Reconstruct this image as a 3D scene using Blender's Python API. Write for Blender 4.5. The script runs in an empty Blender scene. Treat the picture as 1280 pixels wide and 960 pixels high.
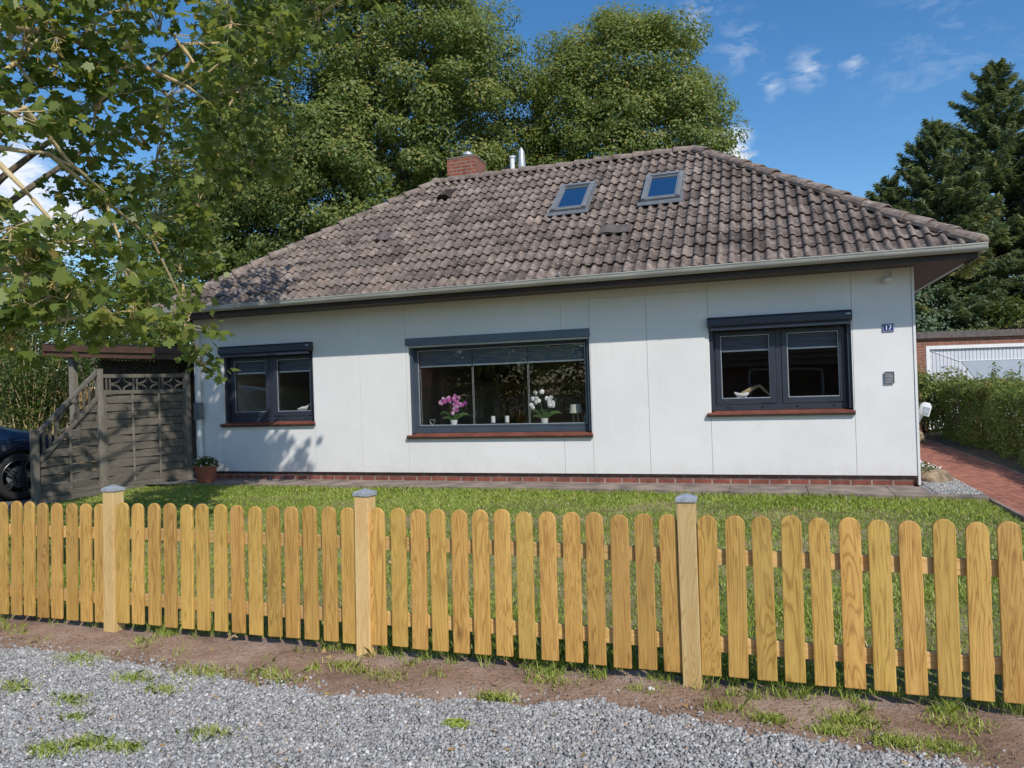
import bpy, bmesh, math, random
import numpy as np
from mathutils import Vector, Matrix, Euler
random.seed(7)
RNG = np.random.default_rng(7)
R = math.radians
S = bpy.context.scene
COL = S.collection

# ------------------------------------------------------------------ helpers
def tag(o, label=None, cat=None, group=None, kind=None):
    if label: o['label'] = label
    if cat: o['category'] = cat
    if group: o['group'] = group
    if kind: o['kind'] = kind
    return o

LOC = {}
def thing(name, label, cat, loc=(0, 0, 0), rz=0, group=None, local=False):
    o = bpy.data.objects.new(name, None)
    COL.objects.link(o)
    o.empty_display_size = .2
    o.location = loc
    o.rotation_euler = (0, 0, rz)
    tag(o, label, cat, group)
    LOC[o.name] = Vector((0, 0, 0)) if local else Vector(loc)
    return o

def attach(o, parent):
    if parent is not None:
        o.parent = parent
        LOC[o.name] = LOC.get(parent.name, Vector((0, 0, 0)))
    else:
        LOC[o.name] = Vector((0, 0, 0))

class MB:
    def __init__(s):
        s.v = []; s.f = []
    def add(s, vs, fs, M=None):
        b = len(s.v)
        for p in vs:
            p = Vector(p)
            s.v.append(M @ p if M else p)
        for f in fs: s.f.append([b + i for i in f])
    def box(s, x0, x1, y0, y1, z0, z1, M=None):
        s.add([(x0, y0, z0), (x1, y0, z0), (x1, y1, z0), (x0, y1, z0), (x0, y0, z1), (x1, y0, z1), (x1, y1, z1), (x0, y1, z1)],
              [(0, 3, 2, 1), (4, 5, 6, 7), (0, 1, 5, 4), (1, 2, 6, 5), (2, 3, 7, 6), (3, 0, 4, 7)], M)
    def prism(s, pts, d0, d1, plane='xz', M=None):
        n = len(pts)
        def P(p, d):
            return (p[0], d, p[1]) if plane == 'xz' else ((d, p[0], p[1]) if plane == 'yz' else (p[0], p[1], d))
        vs = [P(p, d0) for p in pts] + [P(p, d1) for p in pts]
        fs = [list(range(n)), list(range(2 * n - 1, n - 1, -1))]
        fs += [(i, i + n, (i + 1) % n + n, (i + 1) % n) for i in range(n)]
        s.add(vs, fs, M)
    def quad(s, *p):
        s.add(p, [list(range(len(p)))])
    def beam(s, a, b, w, h, up=(0, 0, 1)):
        a = Vector(a); b = Vector(b); d = (b - a); L = d.length; d.normalize()
        x = d.cross(Vector(up))
        if x.length < 1e-4: x = d.cross(Vector((1, 0, 0)))
        x.normalize(); z = x.cross(d)
        M = Matrix((x, d, z)).transposed().to_4x4(); M.translation = a
        s.box(-w / 2, w / 2, 0, L, -h / 2, h / 2, M)
    def tube(s, pts, rad, n=8, cap=True, ry=1.0):
        pts = [Vector(p) for p in pts]; m = len(pts)
        if not hasattr(rad, '__len__'): rad = [rad] * m
        b = len(s.v); ref = None
        for i, p in enumerate(pts):
            t = (pts[min(i + 1, m - 1)] - pts[max(i - 1, 0)]).normalized()
            if ref is None:
                ref = t.cross(Vector((.31, .87, .37)))
                if ref.length < .1: ref = t.cross(Vector((1, 0, 0)))
            ref = (ref - t * ref.dot(t)).normalized()
            w = t.cross(ref)
            for k in range(n):
                a = 2 * math.pi * k / n
                s.v.append(p + (ref * math.cos(a) + w * math.sin(a) * ry) * rad[i])
        for i in range(m - 1):
            for k in range(n):
                s.f.append([b + i * n + k, b + i * n + (k + 1) % n, b + (i + 1) * n + (k + 1) % n, b + (i + 1) * n + k])
        if cap:
            s.f.append([b + k for k in range(n)][::-1])
            s.f.append([b + (m - 1) * n + k for k in range(n)])
    def lathe(s, prof, c=(0, 0, 0), n=20, M=None, cap=True):
        vs = []; fs = []; m = len(prof)
        for r, z in prof:
            for k in range(n):
                a = 2 * math.pi * k / n
                vs.append((c[0] + r * math.cos(a), c[1] + r * math.sin(a), c[2] + z))
        for i in range(m - 1):
            for k in range(n):
                fs.append((i * n + k, i * n + (k + 1) % n, (i + 1) * n + (k + 1) % n, (i + 1) * n + k))
        if cap: fs.append(list(range(n))[::-1]); fs.append([(m - 1) * n + k for k in range(n)])
        s.add(vs, fs, M)
    def ball(s, c, r, seg=10, rings=6, jit=0, M=None):
        if not hasattr(r, '__len__'): r = (r, r, r)
        vs = [(c[0], c[1], c[2] + r[2])]; fs = []
        for i in range(1, rings):
            th = math.pi * i / rings
            for k in range(seg):
                a = 2 * math.pi * k / seg; q = 1 + random.uniform(-jit, jit)
                vs.append((c[0] + r[0] * q * math.sin(th) * math.cos(a), c[1] + r[1] * q * math.sin(th) * math.sin(a), c[2] + r[2] * q * math.cos(th)))
        vs.append((c[0], c[1], c[2] - r[2]))
        for k in range(seg): fs.append((0, 1 + k, 1 + (k + 1) % seg))
        for i in range(rings - 2):
            for k in range(seg):
                a = 1 + i * seg
                fs.append((a + k, a + seg + k, a + seg + (k + 1) % seg, a + (k + 1) % seg))
        l = len(vs) - 1; a = 1 + (rings - 2) * seg
        for k in range(seg): fs.append((l, a + (k + 1) % seg, a + k))
        s.add(vs, fs, M)
    def mesh(s, name, mat, bevel=0, smooth=False, off=Vector((0, 0, 0)), seg=2):
        me = bpy.data.meshes.new(name)
        me.from_pydata([tuple(v - off) for v in s.v], [], s.f)
        bm = bmesh.new(); bm.from_mesh(me)
        bmesh.ops.recalc_face_normals(bm, faces=bm.faces)
        if bevel:
            es = [e for e in bm.edges if len(e.link_faces) == 2 and e.calc_face_angle(0) > .6]
            bmesh.ops.bevel(bm, geom=es, offset=bevel, segments=seg, profile=.6, affect='EDGES', clamp_overlap=True)
        if smooth:
            for f in bm.faces: f.smooth = True
            for e in bm.edges:
                if len(e.link_faces) == 2 and e.calc_face_angle(0) > .7: e.smooth = False
        bm.to_mesh(me); bm.free()
        if mat: me.materials.append(mat)
        return me
    def build(s, name, mat, parent=None, bevel=0, smooth=False, seg=2):
        o = bpy.data.objects.new(name, None if False else bpy.data.meshes.new('x'))
        attach(o, parent)
        o.data = s.mesh(name, mat, bevel, smooth, LOC[o.name], seg)
        COL.objects.link(o)
        return o

def np_obj(name, V, F, mat, parent=None, tint=None, smooth=False):
    """V (n,3), F (m,k) faces of equal size, tint per face"""
    V = np.asarray(V, np.float32); F = np.asarray(F, np.int32)
    me = bpy.data.meshes.new(name)
    o = bpy.data.objects.new(name, me)
    attach(o, parent)
    V = V - np.array(LOC[o.name], np.float32)
    m, k = F.shape
    me.vertices.add(len(V)); me.vertices.foreach_set('co', V.ravel())
    me.loops.add(m * k); me.loops.foreach_set('vertex_index', F.ravel())
    me.polygons.add(m)
    me.polygons.foreach_set('loop_start', np.arange(0, m * k, k, dtype=np.int32))
    me.polygons.foreach_set('loop_total', np.full(m, k, np.int32))
    if smooth: me.polygons.foreach_set('use_smooth', np.ones(m, bool))
    me.update(calc_edges=True)
    if tint is not None:
        a = me.attributes.new('tint', 'FLOAT', 'FACE')
        a.data.foreach_set('value', np.asarray(tint, np.float32))
    me.materials.append(mat)
    COL.objects.link(o)
    return o

def unit(a):
    return a / np.maximum(np.linalg.norm(a, axis=1, keepdims=True), 1e-6)

DIAMOND = np.array([(0, -.5), (.3, -.02), (0, .5), (-.3, -.02)])
OVAL = np.array([(0, -.5), (.27, -.2), (.27, .15), (0, .5), (-.27, .15), (-.27, -.2)])
_r = [(0, -.38), (.16, -.47), (.42, -.36), (.35, -.2), (.6, -.03), (.55, .12), (.33, .11), (.37, .36), (.2, .31), (0, .6)]
MAPLE = np.array(_r + [(-x, y) for x, y in _r[-2:0:-1]])
def leaves(name, P, N, size, tint, mat, parent=None, shape=DIAMOND, fold=.3, T=None):
    n = len(P); k = len(shape)
    N = unit(N)
    if T is None: T = RNG.normal(size=(n, 3))
    T = unit(T - N * (T * N).sum(1, keepdims=True)); B = np.cross(N, T)
    size = np.broadcast_to(size, (n,))[:, None]
    V = np.zeros((n, k, 3), np.float32); ax = RNG.uniform(.62, 1.08, n)[:, None]; fo = fold * RNG.uniform(.3, 1.9, n)[:, None]; cu = RNG.uniform(-.1, .6, n)[:, None]
    for i, (x, y) in enumerate(shape):
        V[:, i] = P + size * (T * (x * ax) + B * y + N * (-fo * abs(x) - cu * y * y))
    F = np.arange(n * k).reshape(n, k)
    return np_obj(name, V.reshape(-1, 3), F, mat, parent, tint)

# ------------------------------------------------------------------ materials
def new_mat(name):
    m = bpy.data.materials.new(name); m.use_nodes = True
    nt = m.node_tree; nt.nodes.clear()
    out = nt.nodes.new('ShaderNodeOutputMaterial')
    return m, nt, out
def nd(nt, t, **kw):
    n = nt.nodes.new('ShaderNode' + t)
    for k, v in kw.items():
        if k in n.inputs.keys() if isinstance(k, str) else False: n.inputs[k].default_value = v
        else: setattr(n, k, v)
    return n
def lk(nt, a, b): nt.links.new(a, b)
def c4(c): return (c[0], c[1], c[2], 1)
def ramp(nt, fac, stops):
    r = nt.nodes.new('ShaderNodeValToRGB'); e = r.color_ramp.elements
    while len(e) < len(stops): e.new(.5)
    for i, (p, c) in enumerate(stops):
        e[i].position = p; e[i].color = c4(c)
    if fac is not None: lk(nt, fac, r.inputs[0])
    return r.outputs[0]
def coords(nt, scale=(1, 1, 1), rnd=False, kind='Object'):
    tc = nd(nt, 'TexCoord'); mp = nd(nt, 'Mapping'); mp.inputs['Scale'].default_value = scale
    if rnd:
        oi = nd(nt, 'ObjectInfo'); mu = nd(nt, 'Math', operation='MULTIPLY'); mu.inputs[1].default_value = 37.0
        lk(nt, oi.outputs['Random'], mu.inputs[0])
        ad = nd(nt, 'VectorMath', operation='ADD'); lk(nt, tc.outputs[kind], ad.inputs[0]); lk(nt, mu.outputs[0], ad.inputs[1])
        lk(nt, ad.outputs[0], mp.inputs[0])
    else: lk(nt, tc.outputs[kind], mp.inputs[0])
    return mp.outputs[0]
def noise(nt, vec, scale, detail=4, rough=.55, dist=0):
    n = nd(nt, 'TexNoise'); n.inputs['Scale'].default_value = scale; n.inputs['Detail'].default_value = detail
    n.inputs['Roughness'].default_value = rough; n.inputs['Distortion'].default_value = dist
    lk(nt, vec, n.inputs['Vector']); return n.outputs['Fac']
def mixc(nt, fac, a, b, mode='MIX'):
    m = nd(nt, 'Mix', data_type='RGBA', blend_type=mode)
    for s, v in ((0, fac), (6, a), (7, b)):
        if isinstance(v, (int, float)): m.inputs[s].default_value = v
        elif isinstance(v, tuple): m.inputs[s].default_value = c4(v)
        else: lk(nt, v, m.inputs[s])
    return m.outputs[2]
def math_(nt, op, a, b=None, clamp=False):
    m = nd(nt, 'Math', operation=op); m.use_clamp = clamp
    for i, v in enumerate((a, b)):
        if v is None: continue
        if isinstance(v, (int, float)): m.inputs[i].default_value = v
        else: lk(nt, v, m.inputs[i])
    return m.outputs[0]
def princ(nt, out, col, rough=.6, metal=0, spec=.5, bump=None, bstr=.3, bdist=.01):
    p = nd(nt, 'BsdfPrincipled')
    if isinstance(col, tuple): p.inputs['Base Color'].default_value = c4(col)
    else: lk(nt, col, p.inputs['Base Color'])
    if isinstance(rough, (int, float)): p.inputs['Roughness'].default_value = rough
    else: lk(nt, rough, p.inputs['Roughness'])
    p.inputs['Metallic'].default_value = metal; p.inputs['Specular IOR Level'].default_value = spec
    if bump is not None:
        b = nd(nt, 'Bump'); b.inputs['Strength'].default_value = bstr; b.inputs['Distance'].default_value = bdist
        lk(nt, bump, b.inputs['Height']); lk(nt, b.outputs[0], p.inputs['Normal'])
    if out is not None: lk(nt, p.outputs[0], out.inputs[0])
    return p
def simple(name, c1, c2=None, scale=6, rough=.6, metal=0, spec=.5, bump=.15, bscale=60, stretch=(1, 1, 1), rnd=False, lo=.35, hi=.65, bdist=.004):
    m, nt, out = new_mat(name)
    c2 = c2 or tuple(x * .8 for x in c1)
    v = coords(nt, stretch, rnd)
    col = ramp(nt, noise(nt, v, scale), [(lo, c2), (hi, c1)])
    princ(nt, out, col, rough, metal, spec, noise(nt, v, bscale, 3) if bump else None, bump, bdist)
    return m
def leaf_mat(name, stops, trans=.35, rough=.5, spec=.35):
    m, nt, out = new_mat(name)
    at = nd(nt, 'Attribute', attribute_name='tint')
    col = ramp(nt, at.outputs['Fac'], stops)
    p = princ(nt, None, col, rough, 0, spec)
    t = nd(nt, 'BsdfTranslucent')
    tcol = mixc(nt, .5, col, (.42, .48, .06), 'MIX')
    lk(nt, tcol, t.inputs[0])
    mx = nd(nt, 'MixShader'); mx.inputs[0].default_value = trans
    lk(nt, p.outputs[0], mx.inputs[1]); lk(nt, t.outputs[0], mx.inputs[2]); lk(nt, mx.outputs[0], out.inputs[0])
    return m
def wood(name, light, mid, dark, rough=.65, axis='z', knots=True, grey=False):
    m, nt, out = new_mat(name)
    st = {'z': (1, 1, .07), 'x': (.07, 1, 1), 'y': (1, .07, 1)}[axis]
    v = coords(nt, st, True); v1 = coords(nt, (1, 1, 1), True)
    n1 = noise(nt, v, 9, 3, .5, 1.2)
    w = nd(nt, 'Math', operation='SINE')
    lk(nt, math_(nt, 'MULTIPLY', n1, 120.0), w.inputs[0])
    ring = math_(nt, 'MULTIPLY_ADD', w.outputs[0], .5); 
    ring.node.inputs[2].default_value = .5
    ring = math_(nt, 'POWER', ring, 3.0)
    fine = noise(nt, v, 130, 4, .7)
    col = ramp(nt, noise(nt, v, 14, 4), [(.3, mid), (.68, light)])
    col = mixc(nt, math_(nt, 'MULTIPLY', ring, .64), col, dark)
    col = mixc(nt, math_(nt, 'MULTIPLY', math_(nt, 'SUBTRACT', .62, fine, True), 1.3), col, dark)
    scuff = math_(nt, 'MULTIPLY', math_(nt, 'SUBTRACT', noise(nt, v, 34, 5, .75), .6, True), 1.5, True)
    col = mixc(nt, scuff, col, tuple(min(.9, x * 1.25 + .08) for x in light))
    blot = noise(nt, v1, 3.0, 3)
    col = mixc(nt, math_(nt, 'MULTIPLY', math_(nt, 'SUBTRACT', blot, .45, True), 1.3), col, light)
    if knots:
        vk = coords(nt, {'z': (1, 1, .4), 'x': (.4, 1, 1), 'y': (1, .4, 1)}[axis], True)
        vo = nd(nt, 'TexVoronoi'); vo.inputs['Scale'].default_value = 6.5; lk(nt, vk, vo.inputs['Vector'])
        k = math_(nt, 'SUBTRACT', 1.0, math_(nt, 'MULTIPLY', vo.outputs['Distance'], 6.5), True)
        sel = nd(nt, 'SeparateColor'); lk(nt, vo.outputs['Color'], sel.inputs[0])
        k = math_(nt, 'MULTIPLY', k, math_(nt, 'GREATER_THAN', sel.outputs[0], .5))
        col = mixc(nt, math_(nt, 'MULTIPLY', k, .9), col, tuple(x * .5 for x in dark))
    oi = nd(nt, 'ObjectInfo')
    br = nd(nt, 'MapRange'); br.inputs[3].default_value = .8; br.inputs[4].default_value = 1.14
    lk(nt, oi.outputs['Random'], br.inputs[0])
    hs = nd(nt, 'HueSaturation'); lk(nt, br.outputs[0], hs.inputs['Value']); lk(nt, col, hs.inputs['Color'])
    hr = nd(nt, 'MapRange'); hr.inputs[3].default_value = .494; hr.inputs[4].default_value = .508
    lk(nt, math_(nt, 'FRACT', math_(nt, 'MULTIPLY', oi.outputs['Random'], 7.3)), hr.inputs[0]); lk(nt, hr.outputs[0], hs.inputs['Hue'])
    princ(nt, out, hs.outputs[0], rough, 0, .3, mixc(nt, .5, fine, ring), .25, .002)
    return m
def brick(name, c1, c2, mortar, bw=.25, bh=.0725, ms=.01, plane='xz', rough=.8):
    m, nt, out = new_mat(name)
    tc = nd(nt, 'TexCoord'); sp = nd(nt, 'SeparateXYZ'); cb = nd(nt, 'CombineXYZ'); lk(nt, tc.outputs['Object'], sp.inputs[0])
    if plane == 'xz':   # x+y keeps the bond running round corners
        lk(nt, math_(nt, 'ADD', sp.outputs[0], sp.outputs[1]), cb.inputs[0]); lk(nt, sp.outputs[2], cb.inputs[1])
    elif plane == 'yx': lk(nt, sp.outputs[1], cb.inputs[0]); lk(nt, sp.outputs[0], cb.inputs[1])
    else: lk(nt, sp.outputs[0], cb.inputs[0]); lk(nt, sp.outputs[1], cb.inputs[1])
    b = nd(nt, 'TexBrick'); b.inputs['Scale'].default_value = 1; b.inputs['Brick Width'].default_value = bw
    b.inputs['Row Height'].default_value = bh; b.inputs['Mortar Size'].default_value = ms; b.inputs['Mortar Smooth'].default_value = .3
    b.inputs['Color1'].default_value = c4(c1); b.inputs['Color2'].default_value = c4(c2); b.inputs['Mortar'].default_value = c4(mortar)
    lk(nt, cb.outputs[0], b.inputs['Vector'])
    v = coords(nt)
    col = mixc(nt, .8, b.outputs['Color'], ramp(nt, noise(nt, v, 9, 5, .65), [(.3, (.45, .45, .45)), (.7, (1.1, 1.1, 1.1))]), 'MULTIPLY')
    h = math_(nt, 'ADD', math_(nt, 'MULTIPLY', b.outputs['Fac'], -1.0), math_(nt, 'MULTIPLY', noise(nt, v, 80), .4))
    princ(nt, out, col, rough, 0, .3, h, .5, .006)
    return m

M = {}
def setup_materials():
    # white painted cladding, slightly weathered
    m, nt, out = new_mat('white_cladding')
    v = coords(nt); vs = coords(nt, (3, 3, .25))
    base = ramp(nt, noise(nt, v, 1.1, 5, .6), [(.35, (.755, .745, .73)), (.62, (.81, .80, .785))])
    streak = math_(nt, 'MULTIPLY', math_(nt, 'SUBTRACT', noise(nt, vs, 3.5, 5, .7), .55, True), .55)
    col = mixc(nt, streak, base, (.5, .49, .45))
    spk = math_(nt, 'MULTIPLY', math_(nt, 'SUBTRACT', noise(nt, v, 16, 2, .5), .73, True), 4.0, True)
    sz = nd(nt, 'SeparateXYZ'); lk(nt, v, sz.inputs[0])
    low = math_(nt, 'SUBTRACT', 1.0, math_(nt, 'MULTIPLY', math_(nt, 'SUBTRACT', sz.outputs[2], .2), 2.6), True)
    low = math_(nt, 'MULTIPLY', math_(nt, 'MULTIPLY', low, low), math_(nt, 'SUBTRACT', noise(nt, v, 7, 6, .75), .3, True))
    col = mixc(nt, math_(nt, 'MULTIPLY', low, .9), col, (.42, .37, .31))
    col = mixc(nt, spk, col, (.45, .44, .42))
    princ(nt, out, col, .55, 0, .35, noise(nt, v, 1.6, 3), .35, .03)
    M['white'] = m
    M['white_pvc'] = simple('white_plastic', (.78, .78, .77), (.7, .7, .69), 4, .4, bump=0)
    M['anthracite'] = simple('anthracite_frame', (.034, .041, .058), (.028, .034, .048), 5, .42, bump=.05)
    M['slate'] = simple('slate_grey_cover', (.13, .16, .2), (.11, .135, .17), 3, .5, bump=.05)
    M['slate_frame'] = simple('slate_frame', (.06, .082, .11), (.05, .07, .095), 3, .42, bump=.05)
    M['zinc'] = simple('zinc_gutter', (.46, .455, .41), (.34, .335, .3), 3, .5, .12, bump=.1, stretch=(.5, 1, 3))
    M['galv'] = simple('galvanised_steel', (.55, .57, .59), (.36, .38, .41), 40, .42, .35, bump=.1)
    M['lead'] = simple('grey_flashing', (.2, .215, .23), (.14, .15, .165), 8, .5, .2, bump=.2, bscale=25)
    M['skyframe'] = simple('skylight_frame', (.25, .26, .265), (.2, .21, .215), 4, .4, .2, bump=0)
    M['soffit'] = simple('brown_soffit', (.1, .066, .052), (.07, .047, .038), 6, .6, stretch=(8, .5, 1))
    M['fascia'] = simple('brown_fascia', (.045, .032, .026), (.03, .022, .018), 6, .6)
    M['dark'] = simple('dark_void', (.02, .018, .016), None, 5, .8)
    M['drip'] = simple('dark_drip_edge', (.035, .028, .025), None, 5, .6)
    M['sill'] = brick('terracotta_sill_tiles', (.3, .1, .065), (.22, .075, .05), (.16, .1, .08), .12, .4, .006, 'xy', .45)
    M['plinth'] = brick('red_plinth_brick', (.32, .1, .07), (.25, .085, .06), (.42, .36, .31), .25, .078, .011)
    M['chimney'] = brick('chimney_brick', (.4, .115, .06), (.27, .08, .045), (.3, .25, .21), .21, .068, .011)
    M['garage_brick'] = brick('garage_brick', (.36, .135, .085), (.27, .1, .065), (.3, .24, .2), .25, .075, .01)
    M['dark_brick'] = brick('dark_red_brick', (.2, .07, .05), (.15, .055, .04), (.2, .17, .15), .25, .075, .01)
    M['path'] = brick('red_paver', (.5, .2, .13), (.38, .15, .105), (.26, .14, .1), .2, .1, .006, 'yx')
    M['concrete'] = simple('weathered_concrete', (.32, .25, .2), (.15, .118, .1), 3.5, .85, bump=.5, bscale=45)
    # roof tiles: mottled brown concrete with moss and lichen
    m, nt, out = new_mat('weathered_roof_tile')
    v = coords(nt)
    at = nd(nt, 'Attribute', attribute_name='tint')
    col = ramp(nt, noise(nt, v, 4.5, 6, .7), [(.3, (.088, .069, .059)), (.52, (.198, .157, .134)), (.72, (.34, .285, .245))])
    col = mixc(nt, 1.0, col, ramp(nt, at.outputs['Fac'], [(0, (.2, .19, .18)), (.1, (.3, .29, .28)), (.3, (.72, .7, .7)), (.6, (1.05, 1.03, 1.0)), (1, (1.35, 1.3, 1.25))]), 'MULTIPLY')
    lich = math_(nt, 'MULTIPLY', math_(nt, 'SUBTRACT', noise(nt, v, 19, 4, .7), .585, True), 9.0, True)
    col = mixc(nt, math_(nt, 'MULTIPLY', lich, .8), col, (.52, .49, .45))
    ora = math_(nt, 'MULTIPLY', math_(nt, 'SUBTRACT', noise(nt, v, 3.1, 4, .7), .64, True), 6.0, True)
    col = mixc(nt, math_(nt, 'MULTIPLY', ora, .5), col, (.26, .15, .07))
    moss = math_(nt, 'MULTIPLY', math_(nt, 'SUBTRACT', noise(nt, v, 27, 4, .7), .58, True), 8.0, True)
    col = mixc(nt, math_(nt, 'MULTIPLY', moss, .8), col, (.03, .027, .022))
    princ(nt, out, col, .85, 0, .25, noise(nt, v, 60, 5, .7), .6, .008)
    M['tile'] = m
    # glass: reflection over a clear pane
    def glass(name, ior, tint):
        m, nt, out = new_mat(name)
        lw = nd(nt, 'LayerWeight'); lw.inputs['Blend'].default_value = .5
        fr = math_(nt, 'ADD', math_(nt, 'MULTIPLY', math_(nt, 'POWER', lw.outputs['Facing'], 5.0), 1 - ior), ior)
        tr = nd(nt, 'BsdfTransparent'); tr.inputs[0].default_value = c4(tint)
        gl = nd(nt, 'BsdfGlossy'); gl.inputs['Roughness'].default_value = .01
        v = coords(nt); b = nd(nt, 'Bump'); b.inputs['Strength'].default_value = .015; b.inputs['Distance'].default_value = .05
        lk(nt, noise(nt, v, 1.7, 2), b.inputs['Height']); lk(nt, b.outputs[0], gl.inputs['Normal'])
        mx = nd(nt, 'MixShader'); lk(nt, fr, mx.inputs[0]); lk(nt, tr.outputs[0], mx.inputs[1]); lk(nt, gl.outputs[0], mx.inputs[2])
        lk(nt, mx.outputs[0], out.inputs[0]); return m
    M['glass'] = glass('window_glass', .115, (.92, .94, .94))
    M['clear'] = glass('clear_glass', .04, (.93, .95, .95))
    m, nt, out = new_mat('skylight_glass')
    princ(nt, out, (.01, .015, .03), .03, 0, 1.0).inputs['IOR'].default_value = 1.6
    M['skyglass'] = m
    m, nt, out = new_mat('mirror_coated_glass')
    princ(nt, out, (.5, .55, .62), .04, 1.0, .5)
    M['coated'] = m
    M['blind'] = simple('grey_pleated_blind', (.2, .24, .3), (.15, .18, .23), 60, .8, stretch=(.05, .05, 1), bump=.5, bscale=90)
    M['fence'] = wood('fresh_pine_pickets', (.69, .43, .125), (.58, .345, .085), (.27, .13, .03))
    M['rail'] = wood('fresh_pine_rail', (.74, .52, .23), (.64, .41, .15), (.4, .21, .06), axis='x')
    M['post'] = wood('pale_pine_post', (.76, .56, .26), (.66, .45, .18), (.46, .27, .09))
    M['greywood'] = wood('weathered_grey_boards', (.2, .178, .14), (.135, .12, .095), (.055, .048, .037), .85, 'y', False)
    M['greypost'] = wood('weathered_grey_post', (.29, .265, .21), (.19, .17, .135), (.09, .075, .06), .85, 'z', False)
    M['brownwood'] = wood('stained_brown_board', (.16, .085, .05), (.1, .055, .034), (.05, .028, .018), .7, 'x', False)
    M['reed'] = simple('reed_screen', (.5, .34, .15), (.3, .19, .08), 30, .8, stretch=(3, 3, .1))
    M['door'] = wood('oak_door', (.36, .17, .06), (.3, .13, .045), (.2, .08, .03), .5, 'z', False)
    M['plaster'] = simple('interior_plaster', (.42, .37, .34), (.38, .33, .3), 3, .9)
    M['floor_in'] = simple('dark_floor', (.12, .07, .04), None, 4, .5)
    M['black'] = simple('black_plastic', (.012, .012, .013), None, 5, .35, bump=0)
    M['bark'] = simple('tree_bark', (.19, .15, .1), (.08, .062, .045), 10, .9, stretch=(1, 1, .25), bump=.9, bscale=20, bdist=.03)
    M['twig'] = simple('pale_twig_bark', (.58, .45, .24), (.38, .28, .14), 18, .8, bump=.4, bscale=40)
    M['seed'] = simple('yellow_maple_seed', (.62, .5, .18), (.45, .3, .1), 30, .7, bump=0)
    M['terracotta'] = simple('terracotta_pot', (.42, .13, .07), (.34, .1, .055), 5, .7, bump=.15)
    M['stone'] = simple('brown_boulder', (.4, .3, .19), (.15, .11, .07), 9, .9, bump=.9, bscale=14, bdist=.03)
    M['soil'] = simple('dark_soil', (.15, .11, .07), (.06, .045, .03), 10, .95)
    # ground
    m, nt, out = new_mat('lawn_soil')
    v = coords(nt)
    col = ramp(nt, noise(nt, v, 1.1, 6, .65), [(.33, (.12, .16, .035)), (.48, (.2, .19, .075)), (.62, (.36, .28, .165))])
    col = mixc(nt, .6, col, ramp(nt, noise(nt, v, 40, 4), [(.3, (.5, .5, .5)), (.7, (1.2, 1.2, 1.2))]), 'MULTIPLY')
    princ(nt, out, col, .95, 0, .1, noise(nt, v, 50, 4), .8, .02); M['lawn'] = m
    m, nt, out = new_mat('bare_earth')
    v = coords(nt)
    col = ramp(nt, noise(nt, v, 2.2, 6, .68), [(.3, (.25, .16, .11)), (.5, (.42, .285, .205)), (.7, (.56, .42, .33))])
    col = mixc(nt, .5, col, ramp(nt, noise(nt, v, 90, 4, .7), [(.3, (.45, .45, .45)), (.7, (1.3, 1.3, 1.3))]), 'MULTIPLY')
    princ(nt, out, col, .95, 0, .1, noise(nt, v, 35, 6, .7), 1.0, .03); M['earth'] = m
    m, nt, out = new_mat('fine_gravel_bed')
    v = coords(nt); vo = nd(nt, 'TexVoronoi'); vo.inputs['Scale'].default_value = 75; lk(nt, v, vo.inputs['Vector'])
    sp = nd(nt, 'SeparateColor'); lk(nt, vo.outputs['Color'], sp.inputs[0])
    col = ramp(nt, sp.outputs[0], [(0, (.14, .145, .155)), (.6, (.27, .275, .285)), (1, (.45, .45, .45))])
    col = mixc(nt, .35, col, ramp(nt, noise(nt, v, 3, 5), [(.4, (.25, .2, .15)), (.6, (.3, .3, .3))]))
    princ(nt, out, col, .9, 0, .2, vo.outputs['Distance'], -1.0, .012); M['gravel'] = m
    m, nt, out = new_mat('crushed_stone')
    at = nd(nt, 'Attribute', attribute_name='tint')
    col = ramp(nt, at.outputs['Fac'], [(0, (.12, .118, .115)), (.5, (.33, .322, .31)), (.85, (.5, .49, .475)), (.97, (.66, .645, .62)), (1, (.46, .35, .26))])
    princ(nt, out, col, .8, 0, .3); M['stones'] = m
    M['ground'] = simple('far_ground', (.11, .12, .05), (.16, .12, .08), .6, .95)
    M['asphalt'] = simple('grey_paving', (.16, .15, .14), (.1, .095, .09), 3, .9, bump=.4)
    # foliage
    M['grass'] = leaf_mat('grass_blade', [(0, (.15, .23, .03)), (.5, (.35, .45, .075)), (.85, (.52, .56, .16)), (1, (.64, .55, .32))], .35)
    M['lime'] = leaf_mat('lime_leaf', [(0, (.045, .085, .02)), (.45, (.125, .18, .042)), (.8, (.27, .3, .08)), (1, (.4, .31, .1))], .38)
    M['dead_leaf'] = leaf_mat('dead_leaf', [(0, (.2, .1, .04)), (.6, (.35, .2, .08)), (1, (.5, .36, .16))], .2)
    M['maple'] = leaf_mat('maple_leaf', [(0, (.045, .085, .018)), (.5, (.14, .2, .042)), (.82, (.29, .33, .075)), (.95, (.3, .28, .07)), (1, (.38, .28, .08))], .5, .42, .4)
    M['spruce'] = leaf_mat('spruce_needles', [(0, (.06, .105, .07)), (.6, (.16, .225, .13)), (.9, (.28, .31, .14)), (1, (.36, .31, .13))], .3, .6, .25)
    M['hedge'] = leaf_mat('hedge_leaf', [(0, (.06, .1, .02)), (.5, (.145, .205, .042)), (.82, (.28, .32, .085)), (1, (.38, .24, .09))], .3)
    M['bush'] = leaf_mat('bush_leaf', [(0, (.03, .065, .015)), (.6, (.07, .11, .025)), (1, (.2, .21, .06))], .35)
    M['orchid_leaf'] = simple('orchid_leaf', (.09, .17, .04), (.06, .12, .03), 10, .45)
    M['petal_pink'] = leaf_mat('pink_petal', [(0, (.5, .06, .35)), (.6, (.65, .16, .5)), (1, (.85, .62, .78))], .25)
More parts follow.
